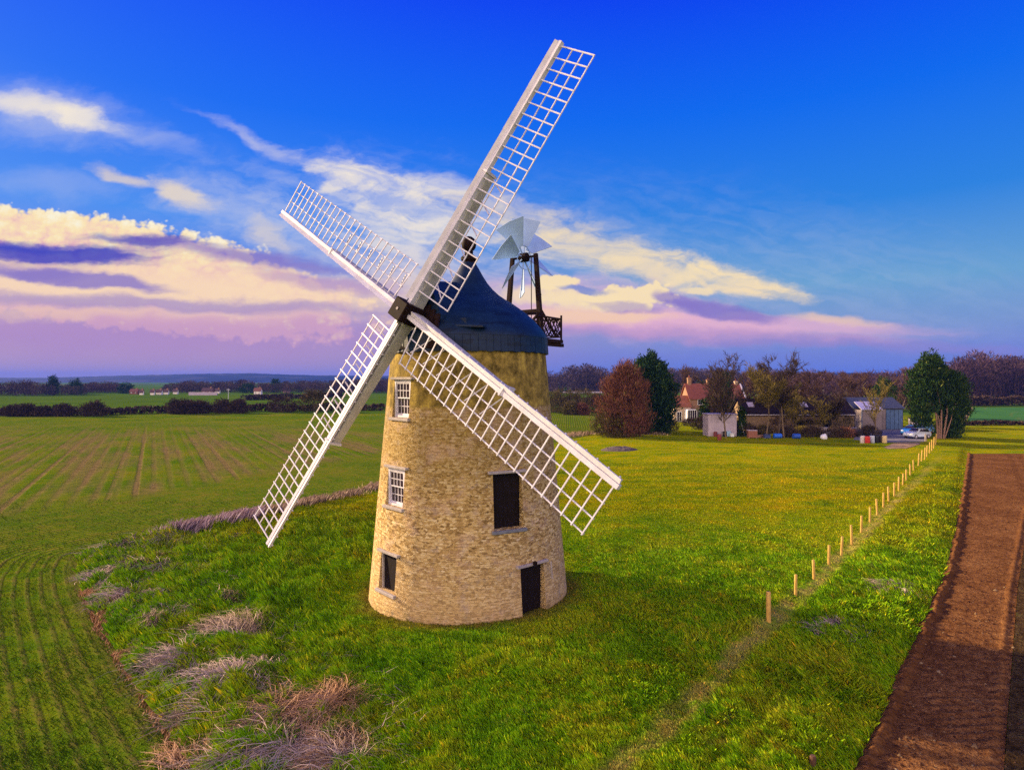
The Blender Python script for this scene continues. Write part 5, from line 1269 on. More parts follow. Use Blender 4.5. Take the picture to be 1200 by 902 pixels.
# grey steel shed with its lean-to
dG = 103.0; gx0, gxm, gx1 = xat(1001.5, dG), xat(1024, dG), xat(1058.5, dG)
shed = empty('steel_shed', (gx0, dG, 0), 0, 'grey corrugated steel shed with blue doors and silver lean-to roof', 'shed')
eG, rG = zat(478.3, dG), zat(466.3, dG + 3.2)
gabled(shed, gx1 - gx0, 6.4, eG, rG, simple_mat('dark_gable_sheet', (.05, .045, .05), .7), M_STEEL, over=.2)
def corr(parent, x0, x1, z0, z1, y, mat, name, pitch=.32, depth=.07):
    c_ = MB(); n = int((x1 - x0) / pitch * 2); vs_ = []
    for k in range(n + 1):
        xx = x0 + (x1 - x0) * k / n; vs_ += [(xx, y - (depth if k % 2 else 0), z0), (xx, y - (depth if k % 2 else 0), z1)]
    c_.add(vs_, [(2 * k, 2 * k + 2, 2 * k + 3, 2 * k + 1) for k in range(n)]); c_.box((x0, y + .004, z0), (x1, y + .03, z1)); return c_.build(name, mat, parent)
M_BLUEST = simple_mat('blue_steel_doors', (.090, .160, .300), .5, .3, 2, spec=.2)
d0 = xat(1038, dG) - gx0
corr(shed, gxm - gx0 + .05, d0 - .05, 0, eG - .15, -.05, M_TAN, 'front_sheet')
for k in range(4): corr(shed, d0 + k * (gx1 - gx0 - d0 - .1) / 4 + .03, d0 + (k + 1) * (gx1 - gx0 - d0 - .1) / 4 - .03, .05, eG - .25, -.08, M_BLUEST, 'sliding_door', .28)
lx1 = gxm - gx0; zl0, zl1 = zat(480.0, dG - 2.2), zat(471.0, dG - .1)
lw = MB(); lw.box((0.0, -2.2, -.05), (lx1, -.10, zl0 - .05)); lw.build('lean_to_wall', M_TAN, shed)
lr = MB(); lr.box8([(-.15, -2.4, zl0 - .03), (lx1 + .1, -2.4, zl0 - .03), (lx1 + .1, -.08, zl1), (-.15, -.08, zl1), (-.15, -2.4, zl0 + .06), (lx1 + .1, -2.4, zl0 + .06), (lx1 + .1, -.08, zl1 + .09), (-.15, -.08, zl1 + .09)]); lr.build('lean_to_roof', M_SILVER, shed)
lp = MB(); lp.tube((-.1, -2.35, 0), (-.1, -2.35, zl0), .06); lp.build('drainpipe', M_BLUEST, shed)
# white metal shed at the meadow edge
dW = 90.0; wx0, wx1 = xat(830, dW), xat(863.5, dW); hW = zat(485.7, dW)
ws = empty('metal_shed', (wx0, dW, 0), 0, 'plain lavender white metal shed at the edge of the meadow', 'shed')
bx_ = MB(); bx_.box((0, 0, -.05), (wx1 - wx0, 2.6, hW)); bx_.build('body', M_LAV, ws, bevel=.02)
corr(ws, .05, wx1 - wx0 - .05, .08, hW - .1, -.02, M_LAV, 'cladding', .5, .02)
rf_ = MB(); rf_.box((-.12, -.12, hW + .003), (wx1 - wx0 + .12, 2.72, hW + .1)); rf_.build('roof', M_LAV, ws)
po = MB(); po.box((wx1 - wx0 + .02, .4, 0), (wx1 - wx0 + .75, 2.4, 2.2)); po.build('porch', M_BLACKDOOR, ws)
pl_ = MB(); pl_.bar((wx1 - wx0 + .65, .2, 2.3), (wx1 - wx0 + 1.15, .1, 0), .18, .06); pl_.build('sloping_board', M_WIN, ws)

# --- yard surfaces
ym_, t, b = new_mat('yard_concrete'); pos = t.node('ShaderNodeNewGeometry').outputs['Position']
t.put(b.inputs['Base Color'], t.ramp(t.noise(pos, .7, 5, .65), [(.35, (.12, .115, .13)), (.65, (.24, .225, .24))])); b.inputs['Roughness'].default_value = .85; b.inputs['Specular IOR Level'].default_value = .02
q = MB(); P_ = [gp(px, py) for px, py in ((1036, 518.5), (1083, 517.5), (1092, 508), (1093, 500.5), (1038, 500.5), (1005, 508), (1000, 515))]
q.add([(x, y, .008) for x, y in P_], [tuple(range(len(P_)))]); tag(q.build('yard', ym_), kind='structure')
dm_, t, b = new_mat('bare_earth'); pos = t.node('ShaderNodeNewGeometry').outputs['Position']
t.put(b.inputs['Base Color'], t.ramp(t.noise(pos, 1.2, 5, .65), [(.35, (.16, .10, .06)), (.65, (.36, .25, .16))])); b.inputs['Roughness'].default_value = 1; b.inputs['Specular IOR Level'].default_value = .02
cxy = [gp(px, py) for px, py in ((1034, 526), (1048, 521), (1066, 519.5), (1082, 519), (1078, 523), (1062, 527), (1045, 527.5))]
q = MB(); c0 = np.mean(np.array(cxy), 0); R = []
for k in range(len(cxy)):
    for s_ in range(6):
        a_, b_2 = np.array(cxy[k]), np.array(cxy[(k + 1) % len(cxy)]); pnt = a_ + (b_2 - a_) * s_ / 6; pnt = c0 + (pnt - c0) * random.uniform(.92, 1.08); R.append(pnt)
ringf = []; vs_ = []
for s_ in (1.0, .75, .5, .25):
    for pnt in R: w_ = c0 + (pnt - c0) * s_; vs_.append((w_[0], w_[1], max(h_at(w_[0], w_[1]), 0) + .03))
nR = len(R); vs_.append((c0[0], c0[1], h_at(*c0) + .03))
for l_ in range(3): ringf += [(l_ * nR + k, l_ * nR + (k + 1) % nR, (l_ + 1) * nR + (k + 1) % nR, (l_ + 1) * nR + k) for k in range(nR)]
ringf += [(3 * nR + k, 3 * nR + (k + 1) % nR, 4 * nR) for k in range(nR)]
q.add(vs_, ringf); tag(q.build('bare_earth_patch', dm_), kind='structure')
# heap of dung on the meadow
hx, hy = gp(727, 528); n = 26; vs_ = []; fs_ = []
for i in range(n):
    for j in range(n):
        u_, v_ = i / (n - 1) * 2 - 1, j / (n - 1) * 2 - 1; r_ = math.hypot(u_, v_); k_ = max(0, 1 - r_ * r_)
        vs_.append((u_ * 2.3, v_ * 1.8, -.06 + .42 * k_ + (.16 * k_ * mnoise.noise(Vector((u_ * 4, v_ * 4, 1))) + .08 * k_ * mnoise.noise(Vector((u_ * 11, v_ * 11, 5))))))
for i in range(n - 1):
    for j in range(n - 1): fs_.append((i * n + j, (i + 1) * n + j, (i + 1) * n + j + 1, i * n + j + 1))
q = MB(); q.add(vs_, fs_); o = q.build('dung_heap', simple_mat('grey_brown_dung', (.10, .075, .065), 1, .5, 3, bump=.8), None); o.location = (hx, hy, h_at(hx, hy)); tag(o, 'low grey brown dung heap on the meadow near the reddish cypress', 'heap')

# --- clutter along the yard edge
def drum(px, pb, mat, label, h=.92, r=.30, name='oil_drum', group='oil drums at the yard edge', lying=False, d=None):
    x, y = gp(px, pb)
    t = empty(name, (x, y, 0), 0, label, 'barrel', group)
    b_ = MB(); b_.lathe([(r * .97, 0), (r, .02), (r, h * .32), (r * 1.05, h * .34), (r, h * .36), (r, h * .64), (r * 1.05, h * .66), (r, h * .68), (r, h - .02), (r * .97, h)], 18, cap_bot=True)
    body = b_.build('body', mat, t, smooth=True); l_ = MB(); l_.tube((0, 0, h + .002), (0, 0, h + .02), r * .88, n=16); l_.tube((r * .5, 0, h + .02), (r * .5, 0, h + .05), .05, n=8); lid = l_.build('lid', mat, t)
    if lying: body.rotation_euler = (0, pi / 2, 0); lid.rotation_euler = (0, pi / 2, 0); body.location = (0, 0, r); lid.location = (0, 0, r)
    return t
cm = lambda nm, c, r=.5: simple_mat(nm, c, r, .18, 3)
drum(1011.2, 519, cm('white_drum', (.62, .55, .52)), 'white oil drum, leftmost in the drum row')
drum(1017, 519.5, cm('red_drum', (.50, .03, .025)), 'bright red oil drum in the drum row')
drum(1022.3, 518.8, cm('pale_blue_drum', (.48, .52, .58)), 'pale blue white oil drum right of the red one')
drum(1027.5, 518.6, cm('black_drum', (.015, .015, .018)), 'black oil drum next to the pale blue white one')
drum(1032, 518.4, cm('charcoal_drum', (.03, .022, .03)), 'charcoal oil drum beside the white and yellow one')
drum(1036.7, 518.8, cm('cream_drum', (.64, .50, .25)), 'cream yellow oil drum at the right end of the drum row')
drum(843.2, 515.6, cm('rust_drum', (.22, .045, .035)), 'rust red drum standing on the grass before the white shed', .8, .28, group=None)
drum(838.5, 511.5, cm('maroon_drum', (.16, .035, .04)), 'maroon drum close against the front of the white shed', .7, .26, group=None)
drum(849.5, 511.5, cm('dark_tub_drum', (.02, .02, .03)), 'dark drum under the pale twin trunks', .75, .3, group=None)
drum(929.5, 514, cm('blue_barrel', (.02, .08, .42)), 'dark blue plastic barrel lying by the bare tree trunk', .95, .36, name='plastic_barrel', lying=True, group=None)
drum(907, 513.5, cm('bright_blue_barrel', (.02, .12, .62)), 'bright blue plastic barrel lying in front of the barn', 1.05, .34, name='plastic_barrel', lying=True, group=None)
def crate(px, pb, w, dd, h, mat, label, name, cat, lid=None):
    x, y = gp(px, pb); t = empty(name, (x, y, 0), random.uniform(-.2, .2), label, cat)
    b_ = MB(); b_.box((-w / 2, -dd / 2, .05), (w / 2, dd / 2, h)); b_.build('body', mat, t, bevel=.03)
    f_ = MB()
    for sx in (-1, 1): f_.box((sx * w * .4 - .05, -dd / 2 - .01, -.02), (sx * w * .4 + .05, dd / 2 + .01, .05))
    f_.build('skid', M_OLDPOST, t)
    l_ = MB(); l_.box((-w / 2 - .03, -dd / 2 - .03, h + .003), (w / 2 + .03, dd / 2 + .03, h + .06)); l_.build('lid', lid or mat, t)
    return t
crate(881.5, 513, 1.25, 1.0, 1.05, cm('rusty_tank', (.23, .09, .06)), 'rusty brown square tank before the left end of the barn', 'steel_tank', 'tank', cm('pale_lid', (.5, .42, .42)))
crate(899, 513.5, .85, .6, .5, cm('navy_box', (.03, .05, .16)), 'dark navy box beside the bright blue barrel', 'storage_box', 'box')
crate(853.8, 511.5, .55, .5, .75, cm('light_blue_bin', (.30, .48, .66)), 'light blue bin in front of the white shed', 'storage_bin', 'bin')
crate(858, 512, .45, .45, .5, cm('white_bin', (.72, .76, .80)), 'small white bin beside the light blue bin', 'storage_bin', 'bin')
crate(968.5, 510, 1.55, 1.1, 1.15, cm('grey_ibc', (.36, .33, .38), .4), 'grey plastic water tank behind the white sack', 'water_tank', 'tank')
crate(999, 509, 1.5, 1.2, 1.0, cm('mauve_tank', (.33, .29, .36), .4), 'mauve grey tank at the left foot of the lean-to', 'water_tank', 'tank')
# white sack
x, y = gp(964.5, 514.5); q = MB(); q.lathe([(.05, 0), (.40, .03), (.52, .25), (.45, .5), (.26, .68), (.10, .75), (.15, .84)], 16); q.v = [(vx * (1 + .15 * mnoise.noise(Vector((vx * 4, vy * 4, vz * 4)))), vy * .8, vz) for vx, vy, vz in q.v]
o = q.build('sack', cm('white_sack', (.72, .72, .78)), None, smooth=True); o.location = (x, y, -.01); o.rotation_euler = (.25, .35, .3); tag(o, 'bulging white sack lying before the grey water tank', 'sack')
# scrap tyres and logs
def tyre_stack(px, pb, n, label):
    x, y = gp(px, pb)
    for k in range(n):
        q = MB(); R_, r_ = .52, .16; N1, N2 = 20, 8
        vs_ = [((R_ + r_ * cos(2 * pi * j / N2)) * cos(2 * pi * i / N1) * .9, (R_ + r_ * cos(2 * pi * j / N2)) * sin(2 * pi * i / N1) * .9, r_ * sin(2 * pi * j / N2)) for i in range(N1) for j in range(N2)]
        q.add(vs_, [(i * N2 + j, ((i + 1) % N1) * N2 + j, ((i + 1) % N1) * N2 + (j + 1) % N2, i * N2 + (j + 1) % N2) for i in range(N1) for j in range(N2)])
        o = q.build('old_tyre', cm('tyre_rubber', (.025, .018, .022), .8), None, smooth=True); o.location = (x + random.uniform(-.08, .08), y, .16 + .32 * k)
        tag(o, label % ['bottom', 'second', 'third', 'top'][k if k < n - 1 else 3], 'tyre', 'stacked old tyres behind the drums')
tyre_stack(1006, 511.5, 3, '%s old tyre of the stack left of the white drum')
tyre_stack(1029, 512.5, 3, '%s old tyre of the stack behind the black drum')
x, y = gp(891, 513); q = MB()
o = MB()
for k in range(4): o.tube((-.9 + .1 * k, -.2 + .3 * (k % 2), .12 + .17 * (k // 2)), (.9, -.1 + .3 * (k % 2), .12 + .2 * (k // 2)), .11, .09, 8)
ob = o.build('log_pile', cm('weathered_logs', (.28, .15, .09), .9), None); ob.location = (x, y, 0); ob.rotation_euler = (0, 0, .4); tag(ob, 'small heap of brown logs right of the rusty tank', 'logs')

# --- cars
def car(px, pb, rz, mat, label, L=3.9, W=1.65, H=1.42):
    x, y = gp(px, pb); t = empty('parked_car', (x, y, 0), rz, label, 'car', 'cars parked in the yard')
    side = [(-.5, .26), (-.497, .50), (-.47, .60), (-.44, .66), (-.36, .95), (-.30, .985), (-.05, 1.0), (.06, .97), (.21, .70), (.40, .61), (.47, .53), (.5, .42), (.495, .24), (.40, .17), (-.42, .17)]
    b_ = MB(); n = len(side); half = []
    for sgn in (-1, 1):
        for (u_, v_) in side:
            yy = W / 2 * (1 - .28 * max(0, (v_ - .62) / .38)) * (1 - .10 * max(0, abs(u_) - .40) / .1)
            half.append((u_ * L, sgn * yy, v_ * H))
    b_.add(half, [tuple(range(n - 1, -1, -1)), tuple(range(n, 2 * n))] + [(k, (k + 1) % n, n + (k + 1) % n, n + k) for k in range(n)])
    b_.build('body', mat, t, bevel=.03)
    def yw(v_): return W / 2 * (1 - .28 * max(0, (v_ - .62) / .38)) + .006
    for sgn in (-1, 1):
        for (u0, u1, u2, u3) in ((-.375, -.06, -.08, -.325), (-.045, .165, .045, -.06)):
            g_ = MB(); pts = [(u0 * L, sgn * yw(.67), .67 * H), (u1 * L, sgn * yw(.67), .67 * H), (u2 * L, sgn * yw(.93), .93 * H), (u3 * L, sgn * yw(.93), .93 * H)]
            g_.add(pts + [(p[0], p[1] - sgn * .03, p[2]) for p in pts], [(0, 1, 2, 3), (7, 6, 5, 4), (0, 4, 5, 1), (1, 5, 6, 2), (2, 6, 7, 3), (3, 7, 4, 0)]); g_.build('side_window', M_GLASS, t)
    for nm, (ua, va, ub, vb_) in (('windscreen', (.200, .725, .075, .955)), ('rear_window', (-.432, .70, -.368, .93))):
        e = .014 if nm == 'windscreen' else -.014
        g_ = MB(); pts = [((ua + e) * L, -yw(va) * .86, va * H + .01), ((ua + e) * L, yw(va) * .86, va * H + .01), ((ub + e) * L, yw(vb_) * .84, vb_ * H + .01), ((ub + e) * L, -yw(vb_) * .84, vb_ * H + .01)]
        g_.add(pts + [(p[0] - e * 2 * L, p[1], p[2] - .03) for p in pts], [(0, 1, 2, 3), (7, 6, 5, 4), (0, 4, 5, 1), (1, 5, 6, 2), (2, 6, 7, 3), (3, 7, 4, 0)]); g_.build(nm, M_GLASS, t)
    for u_ in (-.31, .32):
        for sgn in (-1, 1):
            w_ = MB(); w_.tube((u_ * L, sgn * (W / 2 - .17), .29), (u_ * L, sgn * (W / 2 + .012), .29), .29, n=18); wh = w_.build('wheel', cm('tyre_black', (.02, .02, .022), .8), t)
            r_ = MB(); r_.tube((u_ * L, sgn * (W / 2 + .013), .29), (u_ * L, sgn * (W / 2 + .03), .29), .18, n=14); r_.build('rim', M_SILVER, wh)
    for sgn in (-1, 1):
        h_ = MB(); h_.box((.455 * L, sgn * W * .34 - .16, .44 * H), (.492 * L, sgn * W * .34 + .16, .54 * H)); h_.build('headlight', M_WIN, t)
        h_ = MB(); h_.box((-.505 * L, sgn * W * .40 - .08, .48 * H), (-.485 * L, sgn * W * .40 + .08, .62 * H)); h_.build('tail_light', cm('tail_red', (.4, .01, .01)), t)
    return t
def paint(nm, c): return simple_mat(nm, c, .3, .06, 2, spec=.5, coat=.4)
car(1075, 513.2, pi + .30, paint('silver_white_paint', (.52, .58, .68)), 'silver white hatchback parked nearest the fence', 3.6)
car(1069, 509.3, pi + .62, paint('bright_blue_paint', (.03, .16, .50)), 'blue car parked behind the silver white hatchback', 4.0)
car(1082, 507.0, pi + .55, paint('pale_blue_paint', (.12, .30, .55)), 'light blue car parked furthest right, half behind the others', 4.1)
# pale trailer behind
x, y = gp(1072, 500.5); t = empty('trailer', (x, y, 0), .2, 'small pale box trailer behind the blue cars', 'trailer')
q = MB(); q.box((-.75, -.6, .45), (.75, .6, 1.55)); q.build('body', M_LAV, t, bevel=.05)
for sgn in (-1, 1): q = MB(); q.tube((0, sgn * .62, .3), (0, sgn * .76, .3), .3, n=14); q.build('wheel', cm('trailer_tyre', (.02, .02, .02), .8), t)
q = MB(); q.bar((.7, 0, .42), (1.7, 0, .4), .08); q.build('drawbar', M_IRON, t)
# ================================================================== FAR HEDGES, WOODS, HOUSES, HILLS
def wood_band(name, label, px0, px1, tops, d0, d1, mat, seed, trees, per=150, sliver=(.14, .22), kind='stuff', wfac=.55, dark_trunks=True, lo=0.0, thick=1.0):
    """a far wood: every tree a trunk and a cloud of twigs; tops = [(px, y of the tree tops)]"""
    r = np.random.default_rng(seed); tx, ty = np.array(tops, float).T
    PXs = r.uniform(px0, px1, trees); D = r.uniform(d0, d1, trees); X = (PXs - CX) / F * D
    H = np.maximum(CAMH + (HZ - np.interp(PXs, tx, ty)) / F * D, 2.5) * r.uniform(.60, 1.08, trees) ; W = H * wfac * r.uniform(.75, 1.3, trees)
    ph = r.uniform(0, 50, trees)
    n = trees * per; id_ = np.repeat(np.arange(trees), per)
    t = np.clip(r.beta(1.9, 1.45, n) * (1 - lo) + lo, 0, 1); a = r.uniform(0, 2 * pi, n)
    prof = np.sqrt(np.clip(1 - ((t - .55) / np.where(t > .55, .47, .60)) ** 2, 0, 1))
    lob = 1 + .55 * pn(np.cos(a) * 1.6 + ph[id_], np.sin(a) * 1.6 + t * 3.5)
    R = W[id_] / 2 * prof * lob * np.sqrt(r.random(n))
    C = np.stack([X[id_] + R * np.cos(a), D[id_] + R * np.sin(a), t * H[id_]], -1)
    Dv = np.stack([np.cos(a) * .7, np.sin(a) * .7, np.full(n, .9)], -1) + r.normal(size=(n, 3)) * .45; Dv /= np.linalg.norm(Dv, axis=1)[:, None]
    S = H[id_] * r.uniform(sliver[0], sliver[1], n) * .8
    V, Fc = rot_quads(C, Dv, S, S * r.uniform(.05, .16, n) * thick); T = np.clip(np.repeat(r.normal(.45, .2, trees), per) + r.normal(0, .16, n), 0, 1); T4 = np.repeat(T, 4)
    if dark_trunks:
        w = H * .018; b0 = np.stack([X, D, np.zeros(trees)], -1); tp = b0 + np.stack([r.normal(0, .3, trees), np.zeros(trees), H * .7], -1); e = np.stack([w, np.zeros(trees), np.zeros(trees)], -1); e2 = np.stack([np.zeros(trees), w, np.zeros(trees)], -1)
        for ee in (e, e2):
            V2 = np.stack([b0 - ee, b0 + ee, tp + ee * .4, tp - ee * .4], 1).reshape(-1, 3); F2 = np.arange(trees * 4).reshape(-1, 4) + len(V); V = np.concatenate([V, V2]); Fc = np.concatenate([Fc, F2]); T4 = np.concatenate([T4, np.full(trees * 4, .9)])
    V[:, 2] = np.maximum(V[:, 2], -.2)
    return tag(np_mesh(name, V, Fc, mat, attrs={'tone': T4}), label, 'wood', kind=kind)
M_FAREV = M_EVERB
M_FARWOOD = foliage_mat('far_wood_twigs', [(0, (.030, .022, .032)), (.5, (.065, .045, .055)), (1, (.11, .075, .07))])
wood_band('far_wood', 'tall purple brown winter wood behind the field on the far right', 1108, 1290, [(1100, 430), (1118, 424), (1135, 415), (1150, 413), (1170, 419), (1200, 417), (1290, 414)], 285, 340, M_PURPLE, 101, 210, 260, wfac=.55)
wood_band('far_wood', 'reddish purple rounded tree belt behind the farm buildings', 890, 1115, [(890, 438), (925, 437), (960, 435), (985, 439), (1010, 438), (1050, 434), (1080, 430), (1115, 427)], 215, 300, M_PURPLE, 102, 260, 200, wfac=.9)
wood_band('far_wood', 'hazy bare tree belt on the horizon beyond the farmhouse', 770, 1010, [(770, 433), (800, 431), (830, 433), (870, 435), (900, 432), (935, 436), (1010, 439)], 430, 560, M_FARWOOD, 103, 330, 170, wfac=.7, thick=1.7)
wood_band('far_wood', 'hazy bare trees on the horizon between tower and reddish cypress', 630, 790, [(630, 437), (655, 434), (672, 428), (690, 427), (705, 431), (730, 433), (790, 432)], 430, 520, M_FARWOOD, 104, 190, 160, wfac=.6, thick=1.5)
wood_band('far_wood', 'dark mixed wood at the far left edge of the green field', -80, 100, [(-80, 448), (0, 448), (30, 445), (50, 450), (62, 444), (80, 450), (100, 448)], 330, 400, M_FARWOOD, 105, 190, 190, wfac=.9, thick=2.2)
wood_band('far_wood', 'rounded brown grey wood in the middle of the left distance', 88, 155, [(88, 451), (110, 447.5), (125, 447), (145, 450), (155, 453)], 400, 460, M_PURPLE, 106, 150, 170, wfac=.9, thick=1.4)
wood_band('far_wood', 'dark tree belt along the village in the left distance', 190, 460, [(190, 451), (220, 446), (250, 448), (285, 445), (310, 449), (345, 446), (380, 446), (420, 444), (460, 444)], 400, 520, M_FARWOOD, 107, 460, 190, wfac=.95, thick=2.2)
wood_band('far_wood', 'thin strip of far trees right behind the tower', 420, 640, [(420, 445), (640, 440)], 460, 560, M_FARWOOD, 108, 200, 150, wfac=.9, thick=2.2)
# hedges: one clipped row each
def hedge(name, label, pts, h, w, mat, seed, size=.3, dens=26, cat='hedge'):
    P = np.array([gp(px, py) for px, py in pts]); seg = np.linalg.norm(np.diff(P, axis=0), axis=1); cs = np.concatenate([[0], np.cumsum(seg)]); r = np.random.default_rng(seed)
    n = int(cs[-1] * dens); s = r.random(n) * cs[-1]; hh = h * (.75 + .5 * np.clip(.5 + pn(s * .12 + seed, s * 0), 0, 1)); z = r.random(n) ** .8 * hh
    C = np.stack([np.interp(s, cs, P[:, 0]) + r.normal(0, w * .3, n), np.interp(s, cs, P[:, 1]) + r.normal(0, w * .3, n), z], -1); D = r.normal(size=(n, 3)) + [0, 0, .8]; D /= np.linalg.norm(D, axis=1)[:, None]
    S = size * r.uniform(.7, 1.7, n); V, Fc = rot_quads(C, D, S, S * .5); V[:, 2] = np.maximum(V[:, 2], -.1)
    root = (P[:, 0].mean(), P[:, 1].mean(), 0)
    o = np_mesh(name, V - np.array(root, np.float32), Fc, mat, attrs={'tone': np.repeat(r.random(n), 4)}); o.location = root
    return tag(o, label, cat)
M_DKHEDGE = foliage_mat('dark_hedge_twigs', [(0, (.022, .014, .014)), (.5, (.052, .034, .028)), (1, (.10, .066, .042))])
hedge('hedge', 'low dark hedge along the far end of the crop field', [(-60, 487), (30, 487), (120, 486), (200, 483.5), (300, 482), (380, 481), (450, 481)], 1.8, 1.8, M_DKHEDGE, 111, .65, 60)
hedge('hedge', 'thin dark hedge crossing the green field on the left', [(285, 469), (330, 467.5), (380, 466), (400, 465)], 2.2, 2, M_DKHEDGE, 112, 1.0, 30)
hedge('hedge', 'dark hedge with fence at the far end of the right field', [(1118, 476), (1160, 475), (1260, 474.5)], 3.0, 2, M_DKHEDGE, 113, .8, 60)
hedge('hedge', 'dark reedy hedge line along the foot of the right field', [(1128, 498.5), (1160, 498), (1230, 498)], .8, 1.0, M_DKHEDGE, 114, .4, 80)
hedge('hedge', 'dark hedge behind the thicket right of the tower', [(600, 476), (700, 475), (790, 474)], 2.6, 2, M_DKHEDGE, 115, .8, 50)
hedge('hedge', 'dark hedge running behind the long barn', [(905, 484), (960, 482), (1010, 481), (1070, 480)], 4.8, 2.5, M_DKHEDGE, 116, .8, 80)
for i, (px, pb, h, w, lab) in enumerate([(16, 487.5, 2.7, 4.0, 'round bush at the left end of the hedge, next to its twin'), (31.5, 487.5, 2.9, 4.2, 'round bush right of the leftmost one in the hedge'), (50, 487.5, 2.4, 3.2, 'smallest round bush in the hedge gap'), (75, 487.5, 2.9, 4.6, 'wide round bush in the middle of the left hedge'),
       (110, 487.5, 3.7, 5.2, 'largest dark round bush in the left hedge'), (207, 485, 3.8, 4.4, 'dark bush in the hedge, first of the pair left of centre'), (220, 485, 3.6, 4.4, 'dark bush in the hedge, second of the pair left of centre'), (234, 484.5, 3.4, 4.6, 'dark bush in the hedge right of the bush pair'),
       (262, 484, 3.6, 4.6, 'dark bush in the hedge left of the thin white pole'), (280, 484, 3.6, 4.4, 'dark bush in the hedge right of the thin white pole'), (330, 483, 4.2, 7.0, 'broad brown bush in the hedge left of the lowest sail')]):
    bush('bush', px, pb, h, w, lab, M_DKHEDGE, 120 + i, size=.40, clumps=420, per=8, group='bushes in the hedge beyond the crop field', slim=.3)
bush('bush', 368, 482, 6.0, 7.5, 'olive brown tree like bush behind the lowest sail', M_OLIVE, 140, size=.5, clumps=420, slim=.3)
# far evergreens that stand out
for i, (px, d, h, w, lab) in enumerate([(62, 350, 14.5, 6, 'tall dark evergreen standing above the left wood'), (88, 355, 11.5, 8, 'spreading dark pine right of the tall evergreen'), (147.5, 390, 8.5, 10, 'round dark evergreen left of the white village houses'),
       (290, 400, 8.0, 11, 'dark evergreen clump left of the white gabled house'), (323, 420, 12.0, 8, 'pointed dark evergreen right of the white gabled house'), (804, 560, 15.0, 10, 'dark evergreen beside the far white villa'), (821, 420, 10.5, 9, 'dark evergreen behind the farmhouse chimney')]):
    t = tree_root('evergreen_tree', xat(px, d), d, lab, 'tree', 'evergreens in the far distance')
    crown_mesh('crown', M_EVERB, t, h * .82, w * .85, .0, prof_egg, 260, 8, .8, 150 + i, .7, slim=.3)
    seg_mesh('trunk', [(Vector((0, 0, 0)), Vector((0, 0, h * .7)), .3, .1, 0)], M_BARK, t, 5)
# thin white pole in the hedge
x, y = gp(267.5, 481); q = MB(); q.tube((0, 0, -.2), (0, 0, 6.0), .07, .05, 8); q.bar((-.5, 0, 5.7), (.5, 0, 5.7), .08); o = q.build('utility_pole', M_WIN, None); o.location = (x, y, 0); tag(o, 'thin white pole rising from the far hedge', 'pole')
x, y = xat(965, 250), 250.0; q = MB(); q.tube((0, 0, -.2), (0, 0, 8.0), .14, .10, 8); q.bar((-.8, 0, 7.6), (.8, 0, 7.6), .12); o = q.build('utility_pole', M_WIN, None); o.location = (x, y, 0); tag(o, 'pale utility pole behind the long barn', 'pole')
# village houses
def far_house(px, pb, pt, w_px, wall_m, roof_m, label, rz=0.0, chim=True, name='village_house', dd=None, win=True):
    d = dd or CAMH * F / (pb - HZ); x = xat(px, d); W = w_px / F * d; Ht = max(zat(pt, d), 3.5) * .88; D_ = min(W * .6, 9)
    t = empty(name, (x, d, 0), rz, label, 'house', 'houses of the far village')
    wo, ro = gabled(t, W, D_, Ht * .58, Ht, wall_m, roof_m, x0=-W / 2, y0=-D_ / 2, over=.3)
    if chim: chimney(ro, W * .28, 0, Ht * .8, Ht * 1.16, 1.0)
    if win:
        for k in (-.28, .28): face_window(t, W * k, Ht * .22, W * .14, Ht * .2, -D_ / 2 - .02)
    return t
for a in [(166, 462.6, 459.3, 4.0, M_FARW, M_FARROOF, 'tiny white cottage at the left end of the village row'), (179, 462.6, 458.8, 4.5, M_FARW, M_FARROOF, 'small white house second from the left in the village row'), (187, 462.4, 456.6, 6.0, M_FARW, M_FARROOF, 'taller white gabled house in the middle of the village row'),
          (195, 462.0, 456.8, 5.0, M_FARW, M_FARROOF, 'white house with grey roof right of the taller gabled one'), (206, 461.6, 457.2, 5.0, M_FARW, M_FARROOF, 'white house at the right end of the village row'), (158, 461.8, 455.5, 9.0, M_FARBR, M_FARBR, 'rusty brown barn like house left of the white cottages')]:
    far_house(*a)
far_house(244, 462.2, 453.5, 12, M_FARBR, M_FARROOF, 'red brick house behind a pale low wall in the village')
far_house(302.5, 462.0, 453.6, 8, M_FARW, M_FARBR, 'white gabled house with red roof standing alone')
far_house(255, 461.0, 455.5, 5, M_FARW, M_FARROOF, 'small white house right of the red brick house')
far_house(336, 460.0, 453.5, 7, M_FARP, M_FARROOF, 'pinkish house among trees right of the white gabled house')
far_house(689, 458.2, 445.6, 30, M_FARP, M_FARROOF, 'long pink lit house with dark roof between tower and reddish cypress')
far_house(646, 458.2, 448.5, 14, M_FARP, M_FARROOF, 'pinkish house partly hidden behind the tower edge')
far_house(798.5, 457.5, 446.0, 16, M_FARW, M_FARROOF, 'cream white villa behind the left end of the farmhouse')
x, y = gp(240, 463.0); q = MB(); q.box((-9, -.3, -.1), (7, .3, 1.6)); q.box((-9.1, -.38, 1.603), (7.1, .38, 1.75)); o = q.build('garden_wall', M_LAV, None); o.location = (x, y, 0); tag(o, 'pale low wall in front of the red brick house', 'wall')
x, y = gp(683, 460.5); q = MB(); q.box((-14, -.3, -.1), (14, .3, .9)); q.box((-14.1, -.38, .903), (14.1, .38, 1.05)); o = q.build('garden_wall', M_LAV, None); o.location = (x, y, 0); tag(o, 'long pale wall below the pink lit house', 'wall')

